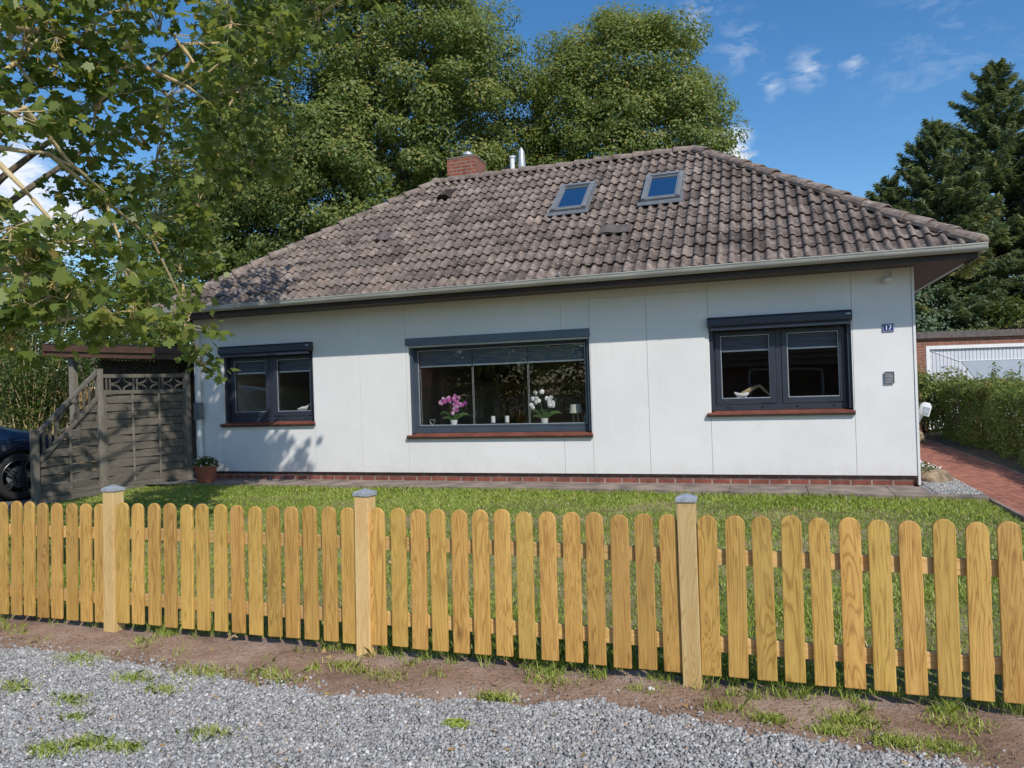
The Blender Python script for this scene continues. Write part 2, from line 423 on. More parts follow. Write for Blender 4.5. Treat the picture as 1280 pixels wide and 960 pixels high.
    M['petal_white'] = leaf_mat('white_petal', [(0, (.78, .77, .78)), (1, (.88, .88, .87))], .15)
    M['ceramic'] = simple('white_ceramic', (.78, .77, .75), None, 4, .25, bump=0)
    M['shade'] = simple('cream_lamp_shade', (.62, .6, .5), (.55, .54, .45), 30, .8)
    M['teal'] = simple('teal_glaze', (.1, .2, .22), None, 4, .3, bump=0)
    # car
    m, nt, out = new_mat('dark_blue_car_paint')
    p = princ(nt, out, (.004, .009, .03), .25, .3, .5); p.inputs['Coat Weight'].default_value = 1; p.inputs['Coat Roughness'].default_value = .04
    M['paint'] = m
    M['rubber'] = simple('tyre_rubber', (.018, .018, .018), None, 20, .85)
    M['rim'] = simple('dark_alloy', (.1, .1, .105), (.08, .08, .085), 10, .35, .7, bump=0)
    M['carglass'] = M['skyglass']
    M['blue_enamel'] = simple('blue_enamel', (.012, .03, .22), None, 4, .3, bump=0)
    M['sign_white'] = simple('sign_white', (.75, .76, .78), None, 4, .4, bump=0)
    M['plaque'] = simple('grey_relief_plaque', (.3, .31, .33), (.1, .105, .12), 55, .6, .2, bump=.9, bscale=55, lo=.42, hi=.56)
    M['steelblue'] = simple('garage_door_paint', (.60, .62, .66), (.54, .56, .6), 2, .45, bump=0)
    M['steeldark'] = simple('garage_door_trapezoid', (.38, .42, .48), (.34, .38, .43), 2, .45, bump=0)
    M['fibre'] = simple('grey_fibre_cement', (.14, .115, .105), (.09, .075, .07), 9, .9, bump=.5)
setup_materials()

# ------------------------------------------------------------------ camera, light, sky
YAW, ROLL, PITCH = R(18.77), R(1.8835), R(.272)
f0 = Vector((-math.sin(YAW), math.cos(YAW), 0)); rt = Vector((math.cos(YAW), math.sin(YAW), 0)); zz = Vector((0, 0, 1))
fw = f0 * math.cos(PITCH) + zz * math.sin(PITCH); up = -f0 * math.sin(PITCH) + zz * math.cos(PITCH)
cx = rt * math.cos(ROLL) - up * math.sin(ROLL); cy = rt * math.sin(ROLL) + up * math.cos(ROLL)
cd = bpy.data.cameras.new('camera'); cam = bpy.data.objects.new('camera', cd); COL.objects.link(cam)
mw = Matrix((cx, cy, -fw)).transposed().to_4x4(); mw.translation = (0, 0, 1.5)
cam.matrix_world = mw
cd.sensor_width = 36; cd.lens = 26.0; cd.clip_end = 2000; cd.clip_start = .05
S.camera = cam
AZ, EL = R(43), R(43)
sv = Vector((math.sin(AZ) * math.cos(EL), -math.cos(AZ) * math.cos(EL), math.sin(EL)))
ld = bpy.data.lights.new('sun', 'SUN'); lo = bpy.data.objects.new('sun', ld); COL.objects.link(lo)
ld.energy = 3.95; ld.angle = R(.55); ld.color = (1, .945, .865)
lo.rotation_euler = sv.to_track_quat('Z', 'Y').to_euler(); lo.location = (8, -8, 12)
W = bpy.data.worlds.new('World'); S.world = W; W.use_nodes = True
nt = W.node_tree; nt.nodes.clear()
wo = nt.nodes.new('ShaderNodeOutputWorld'); bg = nt.nodes.new('ShaderNodeBackground')
sky = nt.nodes.new('ShaderNodeTexSky'); sky.sky_type = 'NISHITA'; sky.sun_disc = False
sky.sun_elevation = EL; sky.sun_rotation = math.pi - AZ; sky.air_density = 1.0; sky.dust_density = .3; sky.ozone_density = 2.2
tc = nd(nt, 'TexCoord'); nrm = nd(nt, 'VectorMath', operation='NORMALIZE'); lk(nt, tc.outputs['Generated'], nrm.inputs[0])
mp = nd(nt, 'Mapping'); mp.inputs['Scale'].default_value = (1, 1, 2.2); lk(nt, nrm.outputs[0], mp.inputs[0])
cn = noise(nt, mp.outputs[0], 17, 7, .62, .6)
cloud = None   # small fair weather clouds, each at its own direction
for d, wdt, amt in (((-.065, .9, .43), .045, .5), ((-.01, .92, .40), .045, .45), ((.06, .93, .36), .03, .62), ((.02, .94, .35), .022, .6),
                    ((.11, .93, .36), .02, .6), ((-.038, .958, .285), .045, 2.2), ((-.79, .57, .24), .12, 1.8), ((-.75, .63, .2), .07, 1.5),
                    ((.2, .91, .36), .12, .18), ((.5, .8, .3), .12, .7), ((-.3, -.9, .35), .3, .9), ((.6, -.7, .5), .25, .8)):
    v = Vector(d).normalized()
    ds = nd(nt, 'VectorMath', operation='DISTANCE'); lk(nt, nrm.outputs[0], ds.inputs[0]); ds.inputs[1].default_value = v
    g = math_(nt, 'SUBTRACT', 1.0, math_(nt, 'DIVIDE', ds.outputs['Value'], wdt), True)
    g = math_(nt, 'MULTIPLY', g, amt)
    cloud = g if cloud is None else math_(nt, 'MAXIMUM', cloud, g)
cn2 = noise(nt, mp.outputs[0], 60, 5, .6, .4)
cm = math_(nt, 'ADD', math_(nt, 'MULTIPLY', cn, .75), math_(nt, 'MULTIPLY', cn2, .3))
cm = math_(nt, 'MULTIPLY', math_(nt, 'SUBTRACT', math_(nt, 'ADD', cm, math_(nt, 'MULTIPLY', cloud, .16)), .53, True), 5.0, True)
cf = math_(nt, 'MULTIPLY', cm, math_(nt, 'MULTIPLY', cloud, 1.1, True), True)
hs = nd(nt, 'HueSaturation'); hs.inputs['Saturation'].default_value = 1.3; lk(nt, sky.outputs[0], hs.inputs['Color'])
col = mixc(nt, cf, hs.outputs[0], (6.0, 6.3, 6.8))
lk(nt, col, bg.inputs[0]); bg.inputs[1].default_value = .15
lk(nt, bg.outputs[0], wo.inputs[0])
S.view_settings.view_transform = 'Standard'; S.view_settings.look = 'None'; S.view_settings.gamma = 1; S.view_settings.exposure = 0.0
S.render.engine = 'CYCLES'
S.cycles.max_bounces = 8; S.cycles.transparent_max_bounces = 8; S.cycles.diffuse_bounces = 4; S.cycles.glossy_bounces = 3

# ------------------------------------------------------------------ setting: ground
def sheet(name, pts, z, mat, kind='structure'):
    b = MB(); b.quad(*[(x, y, z) for x, y in pts]); o = b.build(name, mat); tag(o, kind=kind); return o
sheet('ground', [(-300, -120), (300, -120), (300, 400), (-300, 400)], -.02, M['ground'])
def grid_sheet(name, x0, x1, y0, y1, nx, ny, zf, mat, mask=None):
    xs = np.linspace(x0, x1, nx); ys = np.linspace(y0, y1, ny)
    X, Y = np.meshgrid(xs, ys); Z = zf(X, Y)
    V = np.stack([X, Y, Z], -1).reshape(-1, 3)
    i = np.arange((nx - 1) * (ny - 1)); r_ = i // (nx - 1); c_ = i % (nx - 1); a = r_ * nx + c_
    F = np.stack([a, a + 1, a + 1 + nx, a + nx], 1)
    o = np_obj(name, V, F, mat, smooth=True); tag(o, kind='structure'); return o
def wob(X, Y, s=1.0, ph=0.0):
    return (np.sin(X * 1.7 * s + ph) * np.cos(Y * 2.3 * s + 1.3 + ph) + .6 * np.sin(X * 4.1 * s - Y * 3.3 * s + ph * 2) + .4 * np.sin(X * 9.3 * s + 2 + ph) * np.sin(Y * 8.1 * s)) / 2
EDGE = np.array([(-12, 3.25), (-5.5, 3.28), (-4.43, 3.24), (-3.87, 3.3), (-3.19, 3.22), (-2.64, 3.18), (-2.06, 3.17), (-1.51, 3.23), (-1.15, 3.26), (-.74, 3.42), (-.47, 3.33), (-.06, 3.26), (.33, 3.23), (.61, 3.2), (1.5, 3.2), (6, 3.25)])
def edge_y(x): return np.interp(x, EDGE[:, 0], EDGE[:, 1]) + .02 * np.sin(x * 13) + .015 * np.sin(x * 31 + 1)
grid_sheet('lawn', -10.0, 2.42, 3.74, 10.0, 90, 60, lambda X, Y: .006 + .006 * wob(X, Y), M['lawn'])
grid_sheet('soil_strip', -12, 6, 2.95, 3.80, 260, 26, lambda X, Y: np.where(Y < edge_y(X) - .05, -.04, .014 + .012 * wob(X, Y, 1.6) + .007 * wob(X, Y, 6, 2) + .012 * np.clip(1 - abs(Y - 3.5) / .3, 0, 1)), M['earth'])
grid_sheet('gravel_road', -14, 8, -3.2, 3.25, 120, 50, lambda X, Y: np.where(Y > edge_y(X) + .04, -.03, .012 + .008 * wob(X, Y, 1.1)), M['gravel'])
b = MB(); b.box(2.44, 3.39, 3.85, 19.5, -.05, .045); tag(b.build('brick_path', M['path'], bevel=.004), kind='structure')
b = MB(); b.box(2.40, 2.437, 3.85, 19.5, -.05, .052); b.box(3.393, 3.43, 3.85, 19.5, -.05, .052); tag(b.build('path_edging', M['concrete'], bevel=.004), kind='structure')
# concrete strip in front of the house
b = MB()
xs = np.linspace(-10, 2.39, 14)
for i in range(13):
    xa, xb = xs[i] + .003, xs[i + 1] - .003
    ya, yb = [9.98 - .27 * max(0, (x + 4) / 6.4) ** 1.6 for x in (xa, xb)]
    b.prism([(xa, ya), (xb, yb), (xb, 10.58), (xa, 10.58)], -.03, .078, 'xy')
tag(b.build('concrete_strip', M['concrete'], bevel=.008), kind='structure')
b = MB(); b.quad((1.9, 10.58, .07), (2.4, 10.58, .07), (2.4, 19, .07), (1.9, 19, .07)); b.quad((1.84, 9.9, .081), (2.3, 9.9, .081), (2.38, 10.6, .081), (1.84, 10.6, .081))
tag(b.build('gravel_bed', M['gravel']), kind='structure')
sheet('driveway', [(-16, 3.9), (-10.02, 3.9), (-10.02, 17), (-16, 17)], .02, M['asphalt'])
sheet('hedge_soil', [(3.43, 3.9), (6.5, 3.9), (6.5, 21), (3.43, 21)], .03, M['soil'])
sheet('side_path', [(-10.0, 9.73), (-9.3, 9.73), (-9.3, 10.6), (-10.0, 10.6)], .082, M['asphalt'])
# ------------------------------------------------------------------ gravel stones
def stones(name, n, fy, x0, x1, smin, smax, zf, parent=None):
    X = RNG.uniform(x0, x1, n); Y = fy(X, RNG.uniform(0, 1, n))
    sz = RNG.uniform(smin, smax, n) * RNG.uniform(.8, 1.25, n)
    cube = np.array([(-1, -1, -1), (1, -1, -1), (1, 1, -1), (-1, 1, -1), (-1, -1, 1), (1, -1, 1), (1, 1, 1), (-1, 1, 1)], float) * .5
    fc = np.array([(0, 3, 2, 1), (4, 5, 6, 7), (0, 1, 5, 4), (1, 2, 6, 5), (2, 3, 7, 6), (3, 0, 4, 7)])
    V = cube[None] * (1 + RNG.uniform(-.45, .25, (n, 8, 3)))
    V = V * np.stack([np.ones(n), RNG.uniform(.6, .95, n), RNG.uniform(.45, .8, n)], 1)[:, None]
    q = unit(RNG.normal(size=(n, 4))); w, x, y, z = q.T
    Rm = np.stack([1 - 2 * (y * y + z * z), 2 * (x * y - z * w), 2 * (x * z + y * w), 2 * (x * y + z * w), 1 - 2 * (x * x + z * z), 2 * (y * z - x * w), 2 * (x * z - y * w), 2 * (y * z + x * w), 1 - 2 * (x * x + y * y)], 1).reshape(n, 3, 3)
    V = np.einsum('nij,nkj->nki', Rm, V) * sz[:, None, None]
    V += np.stack([X, Y, zf(X, Y) + sz * .2], 1)[:, None]
    F = (fc[None] + (np.arange(n) * 8)[:, None, None]).reshape(-1, 4)
    t = np.clip(RNG.normal(.5, .2, n), 0, .95); t[RNG.random(n) < .012] = 1.0; t[RNG.random(n) < .008] = .97
    return np_obj(name, V.reshape(-1, 3), F, M['stones'], parent, np.repeat(t, 6))
o = stones('gravel_stones', 125000, lambda X, u: edge_y(X) - .01 - (edge_y(X) - 1.5) * u ** 1.15, -5.2, 1.9, .008, .0175, lambda X, Y: .012 + .006 * wob(X, Y, 1.1) + .004)
tag(o, kind='stuff')
o = stones('scattered_stones', 900, lambda X, u: edge_y(X) + .16 * u ** 2.5, -5.2, 1.9, .008, .018, lambda X, Y: .016 + 0 * X)
tag(o, kind='stuff')
o = stones('gravel_chippings', 9000, lambda X, u: np.where(u < .25, 9.85 + u * 2.8, 10.55 + (u - .25) * 4), 1.9, 2.38, .012, .024, lambda X, Y: .078 + 0 * X)
tag(o, kind='stuff')
# ------------------------------------------------------------------ grass
def blades(name, X, Y, Z, h, w, tint, lean=.5, mat='grass'):
    n = len(X); a = RNG.uniform(0, 2 * np.pi, n); d = np.stack([np.cos(a), np.sin(a), 0 * a], 1)
    la = RNG.uniform(0, 2 * np.pi, n); ln = np.stack([np.cos(la), np.sin(la), 0 * la], 1) * (RNG.uniform(.1, 1, n) * lean * h)[:, None]
    P = np.stack([X, Y, Z], 1); w = np.broadcast_to(w, (n,))[:, None]
    V = np.stack([P - d * w / 2, P + d * w / 2, P + ln * .35 + np.array([0, 0, .62]) * h[:, None] + d * w * .36, P + ln + np.array([0, 0, 1]) * h[:, None] * .97, P + ln * .35 + np.array([0, 0, .62]) * h[:, None] - d * w * .36], 1)
    F = np.arange(n * 5).reshape(n, 5)
    return tag(np_obj(name, V.reshape(-1, 3), F, M[mat], None, tint), kind='stuff')
n = 330000
X = RNG.uniform(-9.95, 2.38, n); Y = 3.8 + (9.96 - 3.8) * RNG.uniform(0, 1, n) ** 1.05
den = .62 + .5 * wob(X, Y, .8, .4) + .25 * wob(X, Y, 3.1, 1.1)
for px, py, pr, amt in ((-2.2, 7.7, .9, .9), (1.1, 8.5, .7, .8), (-2.0, 6.0, .8, .7), (-.3, 7.2, .7, .6), (.6, 6.2, .6, .4), (-4.2, 5.8, .9, .5), (-3.4, 4.6, .5, .4), (-1.1, 5.0, .5, .7), (1.3, 7.0, .5, .7), (-5.6, 7.5, .8, .6), (-.6, 9.0, .6, .6), (-6.8, 8.8, .7, .4), (1.7, 5.3, .5, .6), (-2.9, 9.1, .5, .5)):
    den -= amt * np.exp(-((X - px) ** 2 / 1.8 + (Y - py) ** 2) / pr ** 2)
den += .35 * np.clip((Y - 8.8) / .6, 0, 1)
keep = RNG.random(n) < np.clip(den, .26, 1)
X, Y, den = X[keep], Y[keep], den[keep]
h = RNG.uniform(.018, .05, len(X)) * (.65 + .45 * np.clip(den, 0, 1.2)) * (1 + .9 * np.clip((Y - 9.5) / .3, 0, 1) * RNG.random(len(X)))
t = np.clip(RNG.normal(.5, .17, len(X)) + .16 * wob(X, Y, .6, 2) - .12 * np.clip(.6 - den, 0, 1), 0, .9); t[RNG.random(len(X)) < .05] = 1
blades('grass', X, Y, .006 + 0 * X, h, .006 + .0006 * Y, t, 1.0)
# tufts along the foot of the fence and in the soil
Xs, Ys, Hs = [], [], []
for _ in range(230):
    x = random.uniform(-5.4, 1.6); y = random.uniform(3.66, 3.95) if random.random() < .8 else random.uniform(3.4, 3.68)
    if x < -2.6 and random.random() < .45: continue
    k = random.randint(10, 60); s_ = random.uniform(.015, .05)
    Xs.append(RNG.normal(x, s_, k)); Ys.append(RNG.normal(y, s_ * .7, k)); Hs.append(RNG.uniform(.02, .085, k) * random.uniform(.5, 1.1))
TX, TY, TH = np.concatenate(Xs), np.concatenate(Ys), np.concatenate(Hs)
blades('fence_grass', TX, TY, .015 + 0 * TX, TH, .0045, np.clip(RNG.normal(.55, .18, len(TX)), 0, 1), 1.0)
Xs, Ys, Hs = [], [], []
for x, y, s_, k in ((-4.2, 2.95, .05, 120), (-3.74, 2.81, .07, 200), (-3.3, 2.75, .06, 180), (-2.94, 2.97, .05, 160), (-3.2, 3.05, .06, 220), (-2.93, 2.33, .05, 260), (-2.80, 2.41, .06, 300), (-2.6, 2.43, .035, 180), (-2.34, 2.64, .06, 160), (-3.1, 2.6, .03, 90),
                    (-3.75, 3.2, .09, 260), (-2.9, 3.22, .1, 300), (-2.5, 3.28, .1, 240), (-1.25, 3.3, .05, 240), (-1.9, 3.4, .07, 220), (-.02, 3.38, .04, 320), (.22, 3.33, .035, 300), (.33, 3.45, .06, 300), (.45, 3.3, .05, 360), (.62, 3.3, .06, 300), (-.6, 3.55, .05, 90), (.75, 3.55, .07, 200), (-1.05, 3.55, .08, 180), (-2.2, 3.5, .05, 120), (-3.6, 3.5, .06, 80)):
    Xs.append(RNG.normal(x, s_, k)); Ys.append(RNG.normal(y, s_ * .55, k)); Hs.append(RNG.uniform(.01, .04, k))
TX, TY, TH = np.concatenate(Xs), np.concatenate(Ys), np.concatenate(Hs)
blades('weeds', TX, TY, .02 + 0 * TX, TH, .005, np.clip(RNG.normal(.62, .2, len(TX)), 0, 1), 1.6)
k = 700
a = RNG.uniform(0, 6.28, k); rr = RNG.uniform(0, 1, k) ** .6
P = np.stack([-1.33 + .085 * rr * np.cos(a), 3.0 + .05 * rr * np.sin(a), .02 + .022 * (1 - rr ** 2) * RNG.uniform(.4, 1, k)], 1)
# litter: soil crumbs, small pebbles and fallen leaves
n = 5200; X = RNG.uniform(-5.3, 1.7, n); Y = edge_y(X) + RNG.uniform(0, 1, n) ** 1.2 * (3.78 - edge_y(X))
P0 = np.stack([X, Y, .02 + .012 * wob(X, Y, 1.6) + .012 * np.clip(1 - abs(Y - 3.5) / .3, 0, 1)], 1); sz_ = RNG.uniform(.003, .011, n) * RNG.uniform(.5, 1.2, n)
oc = np.array([(1, 0, 0), (0, 1, 0), (-1, 0, 0), (0, -1, 0), (0, 0, 1), (0, 0, -1)], float) * .5
V_ = P0[:, None] + oc[None] * sz_[:, None, None] * (1 + RNG.uniform(-.4, .4, (n, 6, 1)))
F_ = (np.array([(0, 1, 4), (1, 2, 4), (2, 3, 4), (3, 0, 4), (1, 0, 5), (2, 1, 5), (3, 2, 5), (0, 3, 5)])[None] + (np.arange(n) * 6)[:, None, None]).reshape(-1, 3)
tag(np_obj('soil_crumbs', V_.reshape(-1, 3), F_, M['earth']), kind='stuff')
n = 240; X = RNG.uniform(-6, 2.2, n); Y = np.where(RNG.random(n) < .45, RNG.uniform(2.4, 3.7, n), RNG.uniform(3.8, 9.8, n))
fl_ = leaves('fallen_leaves', np.stack([X, Y, np.where(Y > 3.75, .05, .032) + 0 * X], 1), RNG.normal(size=(n, 3)) * .35 + (0, 0, 1), RNG.uniform(.02, .05, n), RNG.uniform(.75, 1, n), M['dead_leaf'], None, OVAL, .5)
tag(fl_, kind='stuff')
w_ = leaves('weed_clump', P, RNG.normal(size=(k, 3)) * .6 + (0, 0, 1), RNG.uniform(.012, .024, k), np.clip(RNG.normal(.6, .2, k), 0, .9), M['grass'], None, OVAL)
tag(w_, 'round green weed clump growing alone in the grey gravel', 'weed')

# ================================================================== HOUSE
XL, XR, YF, ZT = -9.45, 1.812, 10.5, 2.86
house = thing('house', 'white single-storey house with brown hipped tile roof and anthracite windows', 'house', ((XL + XR) / 2, YF + 2.9, 0))
WIN = {'l': (-8.84, -7.03, 1.06, 2.215), 'm': (-5.275, -2.372, .825, 2.2), 'r': (-.69, 1.095, 1.085, 2.225)}
SEG = [XL, -8.87, -7.016, -6.15, -5.316, -2.785, -2.357, -1.54, -.695, 1.111, XR]
b = MB(); g = .0022
zb = .217
for i in range(10):
    xa, xb = SEG[i] + g, SEG[i + 1] - g
    y1 = YF + .03; dy = random.uniform(-.0015, .0015)
    spans = [(zb, ZT)]
    if i == 1: spans = [(zb, 1.0), (2.30, ZT)]
    if i == 4: spans = [(zb, .79), (2.26, ZT)]
    if i == 5: spans = [(zb, .79), (2.26, ZT)]
    if i == 8: spans = [(zb, 1.03), (2.30, ZT)]
    if i in (6, 7): spans = [(zb, 2.745), (2.749, ZT)]
    for za, z2 in spans: b.box(xa, xb, YF + dy, y1, za, z2)
b.box(XR + .001, XR + .03, YF - .012, YF + .09, .1, ZT)      # corner trim
# backing masonry with reveals round the openings
def solid(x0, x1, z0, z1, y0=YF + .031, y1=YF + .26): b.box(x0, x1, y0, y1, z0, z1)
xs = [XL]
for k in 'lmr':
    x0, x1, z0, z1 = WIN[k]
    solid(xs[-1], x0, zb, ZT); solid(x0, x1, zb, z0 - .06); solid(x0, x1, z1 + .08, ZT); xs.append(x1)
solid(xs[-1], XR, zb, ZT)
# white sides of the openings (between panel edge and opening)
b.box(-8.868, -8.842, YF + .001, YF + .0308, 1.0, 2.30); b.box(-7.028, -7.018, YF + .001, YF + .0308, 1.0, 2.30)
b.box(-5.313, -5.277, YF + .001, YF + .0308, .79, 2.26); b.box(-2.37, -2.36, YF + .001, YF + .0308, .79, 2.26)
b.box(1.097, 1.108, YF + .001, YF + .0308, 1.03, 2.30)
# other walls
b.box(XL, XL + .25, YF + .262, 16.3, zb, ZT); b.box(XR - .25, XR, YF + .262, 16.3, zb, ZT); b.box(XL + .252, XR - .252, 16.05, 16.3, zb, ZT)
b.build('wall', M['white'], house)
b = MB(); b.box(XL + .03, XR - .04, YF + .045, YF + .2, .0, .187); b.box(XL + .03, XL + .2, YF + .205, 16.2, 0, .187); b.box(XR - .2, XR - .04, YF + .205, 16.2, 0, .187)
b.build('plinth', M['plinth'], house)
b = MB(); b.box(XL + .01, XR - .02, YF + .012, YF + .2, .19, .214); b.build('drip_edge', M['drip'], house)
# interior: floor, ceiling, back wall, partitions
b = MB()
b.box(XL + .26, XR - .26, 15.2, 15.3, .32, 2.58); b.box(-6.25, -6.15, 10.8, 15.19, .32, 2.58); b.box(-1.55, -1.45, 10.8, 15.19, .32, 2.58); b.box(XL + .26, XR - .26, 10.765, 15.3, 2.59, 2.66)
b.build('interior_wall', M['plaster'], house)
b = MB(); b.box(XL + .26, XR - .26, 10.765, 15.3, .25, .31); b.build('interior_floor', M['floor_in'], house)
b = MB(); b.box(-5.42, -4.92, 15.13, 15.197, .32, 1.95); b.build('interior_door', M['door'], house, bevel=.01)

def window(k, boxmat, fmat, sashes, prot, boxz):
    x0, x1, z0, z1 = WIN[k]; ya = YF + .125; yb = ya + .07
    fr = MB()
    t = .065; bot = .085
    fr.box(x0, x0 + t, ya, yb, z0, z1 + .07); fr.box(x1 - t, x1, ya, yb, z0, z1 + .07)
    fr.box(x0 + t, x1 - t, ya, yb, z0, z0 + bot); fr.box(x0 + t, x1 - t, ya, yb, z1 - .05, z1 + .07)
    # guide rails for the roller shutter in front of the frame
    fr.box(x0 + .001, x0 + .045, YF + .035, ya - .001, z0, z1 + .05); fr.box(x1 - .045, x1 - .001, YF + .035, ya - .001, z0, z1 + .05)
    w = fr.build('window', fmat, house, bevel=.004)
    gx0, gx1, gz0, gz1 = x0 + t, x1 - t, z0 + bot, z1 - .05
    if sashes == 2:
        mid = (gx0 + gx1) / 2
        s = MB(); s.box(mid - .035, mid + .035, ya - .002, yb, gz0, gz1); s.build('mullion', fmat, w, bevel=.004)
        cells = [(gx0 + .003, mid - .038), (mid + .038, gx1 - .003)]; st = .075; sy = ya - .012
    else: cells = [(gx0, gx1)]; st = .03; sy = ya + .004
    for (a, c) in cells:
        s = MB(); zt = gz1 - .003; z_ = gz0 + .003
        s.box(a, a + st, sy, yb - .006, z_, zt); s.box(c - st, c, sy, yb - .006, z_, zt)
        s.box(a + st, c - st, sy, yb - .006, z_, z_ + st); s.box(a + st, c - st, sy, yb - .006, zt - st * .8, zt)
        s.build('sash', fmat, w, bevel=.006)
        # pale glazing gasket round the pane
        q = MB(); e = .009; A, C, Z0, Z1 = a + st, c - st, z_ + st, zt - st * .8
        q.box(A, A + e, sy + .012, sy + .02, Z0, Z1); q.box(C - e, C, sy + .012, sy + .02, Z0, Z1)
        q.box(A + e, C - e, sy + .012, sy + .02, Z0, Z0 + e); q.box(A + e, C - e, sy + .012, sy + .02, Z1 - e, Z1)
        q.build('glazing_bead', M['galv'], w)
        p = MB(); p.quad((A, sy + .024, Z0), (C, sy + .024, Z0), (C, sy + .024, Z1), (A, sy + .024, Z1)); p.build('pane', M['glass'], w)
        nb = 1 if sashes == 2 else 3
        for i in range(nb):
            ba = A + (C - A) * i / nb + .006; bb = A + (C - A) * (i + 1) / nb - .006
            dz = .19 if sashes == 2 else .23
            bl = MB(); n_ = 12
            for j in range(n_):
                za = Z1 - .004 - dz * j / n_; zc = Z1 - .004 - dz * (j + 1) / n_; yy = sy + .075; s_ = .012 * (1 if j % 2 else -1)
                bl.quad((ba, yy - s_, za), (bb, yy - s_, za), (bb, yy + s_, zc), (ba, yy + s_, zc))
            bo = bl.build('blind', M['blind'], w)
            rl = MB(); rl.box(ba, bb, sy + .058, sy + .092, Z1 - dz - .03, Z1 - dz - .006); rl.build('blind_rail', M['white_pvc'], w, bevel=.004)
            if nb == 3:
                for xx in (ba + .004, bb - .004):
                    cdm = MB(); cdm.tube([(xx, sy + .075, Z1 - dz - .02), (xx, sy + .075, Z0)], .0018, 5); cdm.build('blind_cord', M['white_pvc'], w)
    if sashes == 2:   # drainage caps on the bottom rail
        for i in range(4):
            xx = x0 + .22 + i * (x1 - x0 - .44) / 3
            q = MB(); q.box(xx - .018, xx + .018, ya - .006, ya + .002, z0 + .035, z0 + .05); q.build('drain_cap', M['black'], w, bevel=.002)
    bz0, bz1 = boxz
    s = MB(); bx0, bx1 = (x0 - .012, x1 + .012)
    if prot > .05:
        s.prism([(YF - prot, bz0 + .02), (YF - prot, bz1 - .035), (YF - prot + .035, bz1), (YF + .06, bz1), (YF + .06, bz0), (YF - prot + .03, bz0)], bx0, bx1, 'yz')
        bo = s.build('shutter_box', boxmat, w, bevel=.006)
        q = MB(); q.box(bx1 - .075, bx1 - .02, YF - prot - .004, YF - prot + .004, bz1 - .062, bz1 - .044); q.build('badge', M['galv'], w, bevel=.002)
        q = MB(); q.box(bx0 + .03, bx1 - .03, YF - prot + .02, YF - prot + .032, bz0 - .045, bz0 - .001); q.build('shutter_slat', boxmat, w, bevel=.004)
    else:
        s.box(bx0 - .03, bx1, YF - prot, YF + .05, bz0, bz1); s.build('shutter_box', boxmat, w, bevel=.006)
        q = MB(); q.box(bx0 + .02, bx1 - .03, YF - .006, YF + .03, bz0 - .034, bz0 - .003); q.build('box_trim', M['zinc'], w, bevel=.003)
    s = MB(); s.box(x0 + .01, x1 - .01, YF + .262, YF + .46, z0 + .06, z0 + .09); s.build('window_board', M['ceramic'], w, bevel=.004)
    # tiled sill, sloping outwards with a dark underside
    s = MB(); e = .02
    s.prism([(YF - .055, z0 - .055), (YF - .055, z0 - .03), (ya + .02, z0 - .001), (ya + .02, z0 - .03)], x0 - e - .03, x1 + e, 'yz')
    s.build('sill', M['sill'], w, bevel=.003)
    s = MB(); s.box(x0 - e - .03, x1 + e, YF - .048, YF + .1, z0 - .08, z0 - .056); s.build('sill_edge', M['drip'], w, bevel=.003)
    return w
wl = window('l', M['anthracite'], M['anthracite'], 2, .10, (2.215, 2.362))
wm = window('m', M['slate'], M['slate_frame'], 1, .022, (2.205, 2.322))
wr = window('r', M['anthracite'], M['anthracite'], 2, .10, (2.225, 2.364))

